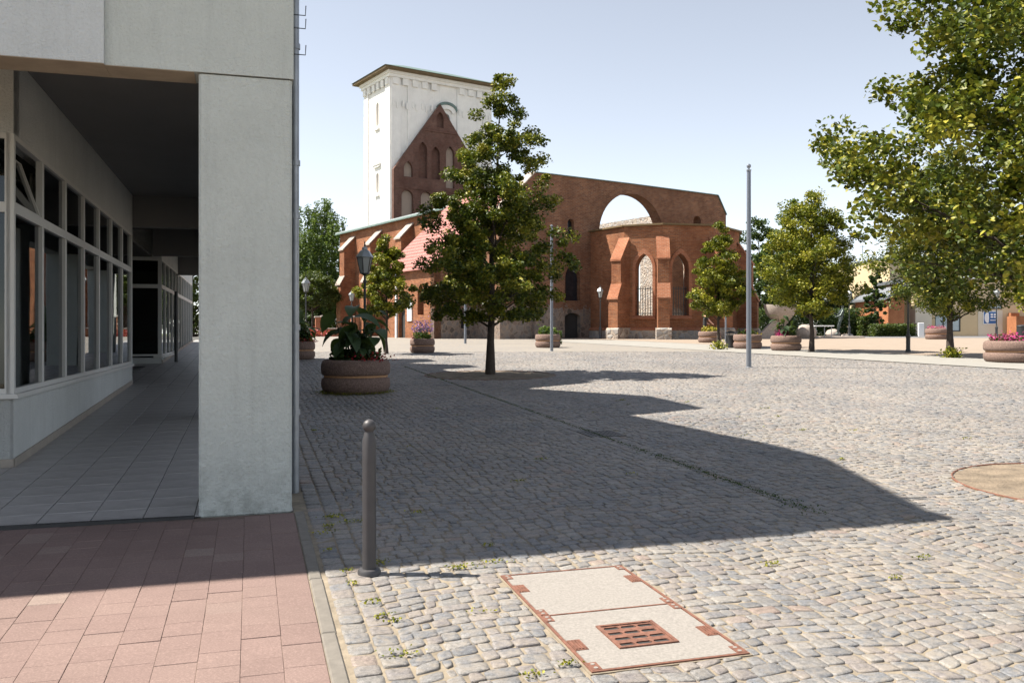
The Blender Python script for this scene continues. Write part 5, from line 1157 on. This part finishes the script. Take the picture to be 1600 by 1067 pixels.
# bronze figures of the fountain
def scaled(J, k, lean=(0, 0)): return [(x*k + lean[0]*z, y*k + lean[1]*z, z*k) for x, y, z in J]
JB = [(0, 0, .95), (0, 0, 1.18), (-.02, 0, 1.42), (0, 0, 1.52), (.0, 0, 1.62), (.0, 0, 1.74), (0, .10, .90), (.05, .13, .50), (.0, .14, .09), (-.14, .14, .03), (0, -.10, .90), (-.10, -.10, .52), (-.04, -.11, .09), (-.18, -.11, .03),
      (0, .20, 1.42), (-.10, .27, 1.16), (-.30, .20, 1.22), (-.40, .16, 1.30), (0, -.20, 1.42), (-.12, -.25, 1.15), (-.32, -.18, 1.06), (-.42, -.14, 1.05)]
RB = [.17, .18, .19, .07, .12, .11, .12, .10, .07, .05, .12, .10, .07, .05, .10, .075, .055, .045, .10, .075, .055, .045]
PB = gp(1309, 526.5)
figure('bronze_statue', scaled(JB, 1.28, (.22, 0)), E_, RB, M['bronze'], PB + Vector((0, 0, .15)), 0, 'leaning bronze figure on the fountain edge', 'statue')
PB2 = Vector(at(1178, 66)); mb = MB(); mb.lathe([(.5, -.02), (.5, .15), (.36, .2), (.33, .8), (.42, .86), (.42, .95)], 10, (0, 0, 0)); o = mb.build('statue_pedestal', M['orangebrick'], None, loc=PB2); tag(o, 'reddish pedestal under the upright bronze figure', 'pedestal')
figure('bronze_statue', scaled(JB, .95), E_, [r*.95 for r in RB], M['bronze'], PB2 + Vector((0, 0, .95)), .4, 'upright dark bronze figure on a reddish pedestal', 'statue')
# fountain basin edge, stone bowl, slanting slabs, boulders, white bar
d_ = 60.0; fb = Vector(at(1262, d_))
mb = MB(); mb.lathe([(4.5, -.05), (4.5, .10), (4.4, .13), (4.0, .13), (4.0, .02), (.3, .01)], 40); o = mb.build('fountain_basin', M['stone'], None, smooth=30, loc=fb + Vector((0, 2.5, 0))); tag(o, 'low round stone fountain basin behind the full linden', 'fountain')
def boulder(label, P, s, seed, mat='stone', cat='boulder', name='boulder'):
    bm = bmesh.new(); bmesh.ops.create_icosphere(bm, subdivisions=3, radius=1.0); g = rnd(seed); ph = [g.uniform(0, 6) for _ in range(6)]
    for v in bm.verts:
        c = v.co; k = 1 + .10*math.sin(3*c.x+ph[0]) + .08*math.sin(4*c.y+ph[1]+2*c.z) + .05*math.sin(7*c.z+ph[2]+3*c.x); v.co = Vector((c.x*s[0]*k, c.y*s[1]*k, c.z*s[2]*k))
    me = bpy.data.meshes.new(name); bm.to_mesh(me); bm.free(); me.materials.append(M[mat]); me.polygons.foreach_set('use_smooth', [True]*len(me.polygons))
    o = bpy.data.objects.new(name, me); link(o); o.location = P; tag(o, label, cat); return o
bw = Vector(at(1213, 57)); bl = empty('stone_bowl', bw, 0, 'pale tilted stone bowl resting on slanting slabs', 'sculpture')
mb = MB(); mb.lathe([(.15, 1.15), (.5, 1.22), (.85, 1.55), (1.0, 1.95), (1.02, 2.1), (.92, 2.1), (.8, 1.8), (.1, 1.6)], 22); b_ = mb.build('bowl', M['stone'], bl, smooth=45); b_.rotation_euler = (0, .12, 0)
for x0, x1, yy in ((-.9, .35, -.2), (-.35, .8, .35)):
    mb = MB(); mb.prism([(x0-.55, yy, -.05), (x0+.35, yy, -.05), (x1+.35, yy, 1.45), (x1-.25, yy, 1.5)], (0, .45, 0)); mb.build('slanting_slab', M['stone'], bl)
boulder('pinkish boulder at the feet of the leaning bronze figure', gp(1299, 526) + Vector((0, -.3, .22)), (.62, .5, .38), 1)
boulder('small flat stone right of the leaning bronze figure', gp(1324, 526.5) + Vector((0, 0, .08)), (.45, .35, .15), 2)
boulder('grey boulder in the fountain behind the stout trunk', Vector(at(1258, 58)) + Vector((0, 0, .35)), (.75, .6, .55), 3)
tbx = Vector(at(1287, 58)); wb = empty('white_bench', tbx, 0, 'white narrow bench board on thin legs beside the bronze figure', 'bench')
mb = MB(); mb.bbox(-.62, .62, -.2, .2, .80, .86, .01); mb.build('seat', M['signwhite'], wb)
for x in (-.5, .05, .5): mb = MB(); mb.tube([(x, 0, 0), (x, 0, .8)], .025, 6); mb.build('leg', M['zinc'], wb)

# ------------------------------------------------------------------ brick gate posts and low walls left of the church
GP_ = 'brick gate posts by the church'
for i, (px, d, h, lb) in enumerate(((498, 76, 1.6, 'leftmost brick gate post behind the shaded planter'), (508, 75, 1.65, 'second brick gate post from the left'), (554, 70, 1.5, 'brick gate post under the distant lantern'))):
    P = at(px, d); gpst = empty('gate_post', P, .3, lb, 'gate post', GP_); mb = MB(); mb.box(-.28, .28, -.28, .28, -.1, h); mb.build('shaft', M['coping'], gpst); mb = MB(); mb.bbox(-.36, .36, -.36, .36, h, h+.12, .04); mb.build('cap', M['stone'], gpst)
for px0, px1, d, lb in ((511, 534, 74, 'low brick wall between gate posts left of the church'), (470, 497, 77, 'low brick wall behind the half hidden planter')):
    a, b = at(px0, d), at(px1, d); mb = MB(); mb.box(0, b[0]-a[0], 0, .35, -.1, .62); o = mb.build('low_wall', M['brick'], None, loc=a); tag(o, lb, 'wall'); mb = MB(); mb.bbox(-.05, b[0]-a[0]+.05, -.06, .41, .62, .70, .02); mb.build('wall_cap', M['stone'], o)
g = np.random.default_rng(77); P = at(487, 72); c = g.normal(0, 1, (500, 3))*np.array([.9, .3, .18]) + np.array([0, 0, .25]); c[:, 2] = np.abs(c[:, 2]); o = leaves_obj('flower_bed', c, .16, M['red'], g, None); o.location = P; tag(o, 'small bed of red and orange flowers by the gate posts', 'flower bed')

# ------------------------------------------------------------------ weeds and moss in the joints
g = np.random.default_rng(99); c = []
for k in range(48):                               # tufts here and there
    u, v = g.uniform(0.15, 9.0), g.uniform(-3.8, 9.0)
    if k < 14: u, v = g.uniform(0.12, 0.5), g.uniform(-3.8, -0.2)
    elif k < 22: u, v = g.normal(1.05, 0.12), g.uniform(-3.9, -1.4)
    if HATCH[0]-.02 < u < HATCH[1]+.02 and HATCH[2]-.02 < v < HATCH[3]+.02: continue
    n = g.integers(6, 40); sp = g.uniform(.012, .04)
    c.append(np.stack([u + g.normal(0, sp*1.6, n), v + g.normal(0, sp*.6, n), g.uniform(.0, .022, n)], 1))
m = 3000; moss = np.stack([4.27 + g.normal(0, .014, m), g.uniform(-1.2, 20, m), g.uniform(-.006, .005, m)], 1)
n = 500; moss = np.concatenate([moss, np.stack([4.27 + g.normal(0, .07, n), g.uniform(-1.4, 2.4, n), g.uniform(-.004, .006, n)], 1)])
x, y = uv2w(moss[:, 0], moss[:, 1]); ms_ = leaves_obj('gutter_moss', np.stack([x, y, gzv(y) + moss[:, 2] + .005], 1), 0.016, M['dark_leaf'], g, None); tag(ms_, 'dark moss along the gutter line between the setts', 'moss')
P1 = gp(556, 613); a_ = g.uniform(3.0, 6.6, 900); r_ = .66 + np.abs(g.normal(0, .09, 900)); pu, pv = w2uv(P1.x + r_*np.cos(a_), P1.y + r_*np.sin(a_)); c.append(np.stack([pu, pv, g.uniform(0, .05, 900)], 1))
c = np.concatenate(c); x, y = uv2w(c[:, 0], c[:, 1]); cw = np.stack([x, y, gzv(y) + c[:, 2] + .006], 1)
wd = leaves_obj('joint_weeds', cw, 0.017, M['linden_y'], g, None); tag(wd, 'small green weeds and moss growing in the sett joints', 'weeds')

# small lit pendant lamps behind the first shop windows
t = NT('warm_lamp_glow'); t.b.inputs['Emission Color'].default_value = (1, .55, .22, 1); t.b.inputs['Emission Strength'].default_value = 3.0; M['glow'] = t.m
for i, (u, v, z, lb) in enumerate(((-3.7, 4.3, 2.35, 'lit pendant lamp behind the nearest shop window'), (-3.8, 6.2, 2.3, 'lit pendant lamp behind the second shop window'), (-3.6, 8.0, 2.35, 'lit pendant lamp behind the third shop window'), (-3.7, 10.9, 2.2, 'lit pendant lamp behind the fifth shop window'))):
    x, y = uv2w(u, v); pl = empty('pendant_lamp', (float(x), float(y), CZ + z), 0, lb, 'lamp', 'pendant lamps in the shop')
    mb = MB(); mb.lathe([(.012, .02), (.03, .0), (.035, -.03), (.02, -.06), (.004, -.065)], 10); mb.build('bulb', M['glow'], pl, smooth=True)
    mb = MB(); mb.tube([(0, 0, .02), (0, 0, TOP - z + .06)], .004, 5); mb.build('cord', M['iron'], pl)
    mb = MB(); mb.lathe([(.10, .0), (.05, .06), (.015, .08)], 12); mb.build('shade', M['iron'], pl)

# drapes behind some of the shop panes
M['drape'] = simple('grey_beige_drape', (0.22, 0.20, 0.18), 0.9, 0.12, 4)
for v0, v1 in ((4.0, 4.5), (5.5, 6.6), (8.6, 9.3), (10.2, 11.3)):
    n = 28; vs = []; fs = []
    for i in range(n+1):
        v = v0 + (v1-v0)*i/n; u = UW - .42 + .035*math.sin(i*1.35)
        vs += [(u, v, SILL-.1), (u + .02, v, TOP)]
    fs = [(2*i, 2*i+2, 2*i+3, 2*i+1) for i in range(n)]
    mb = MB(); mb.add(vs, fs); mb.build('drape', M['drape'], bd, smooth=180)
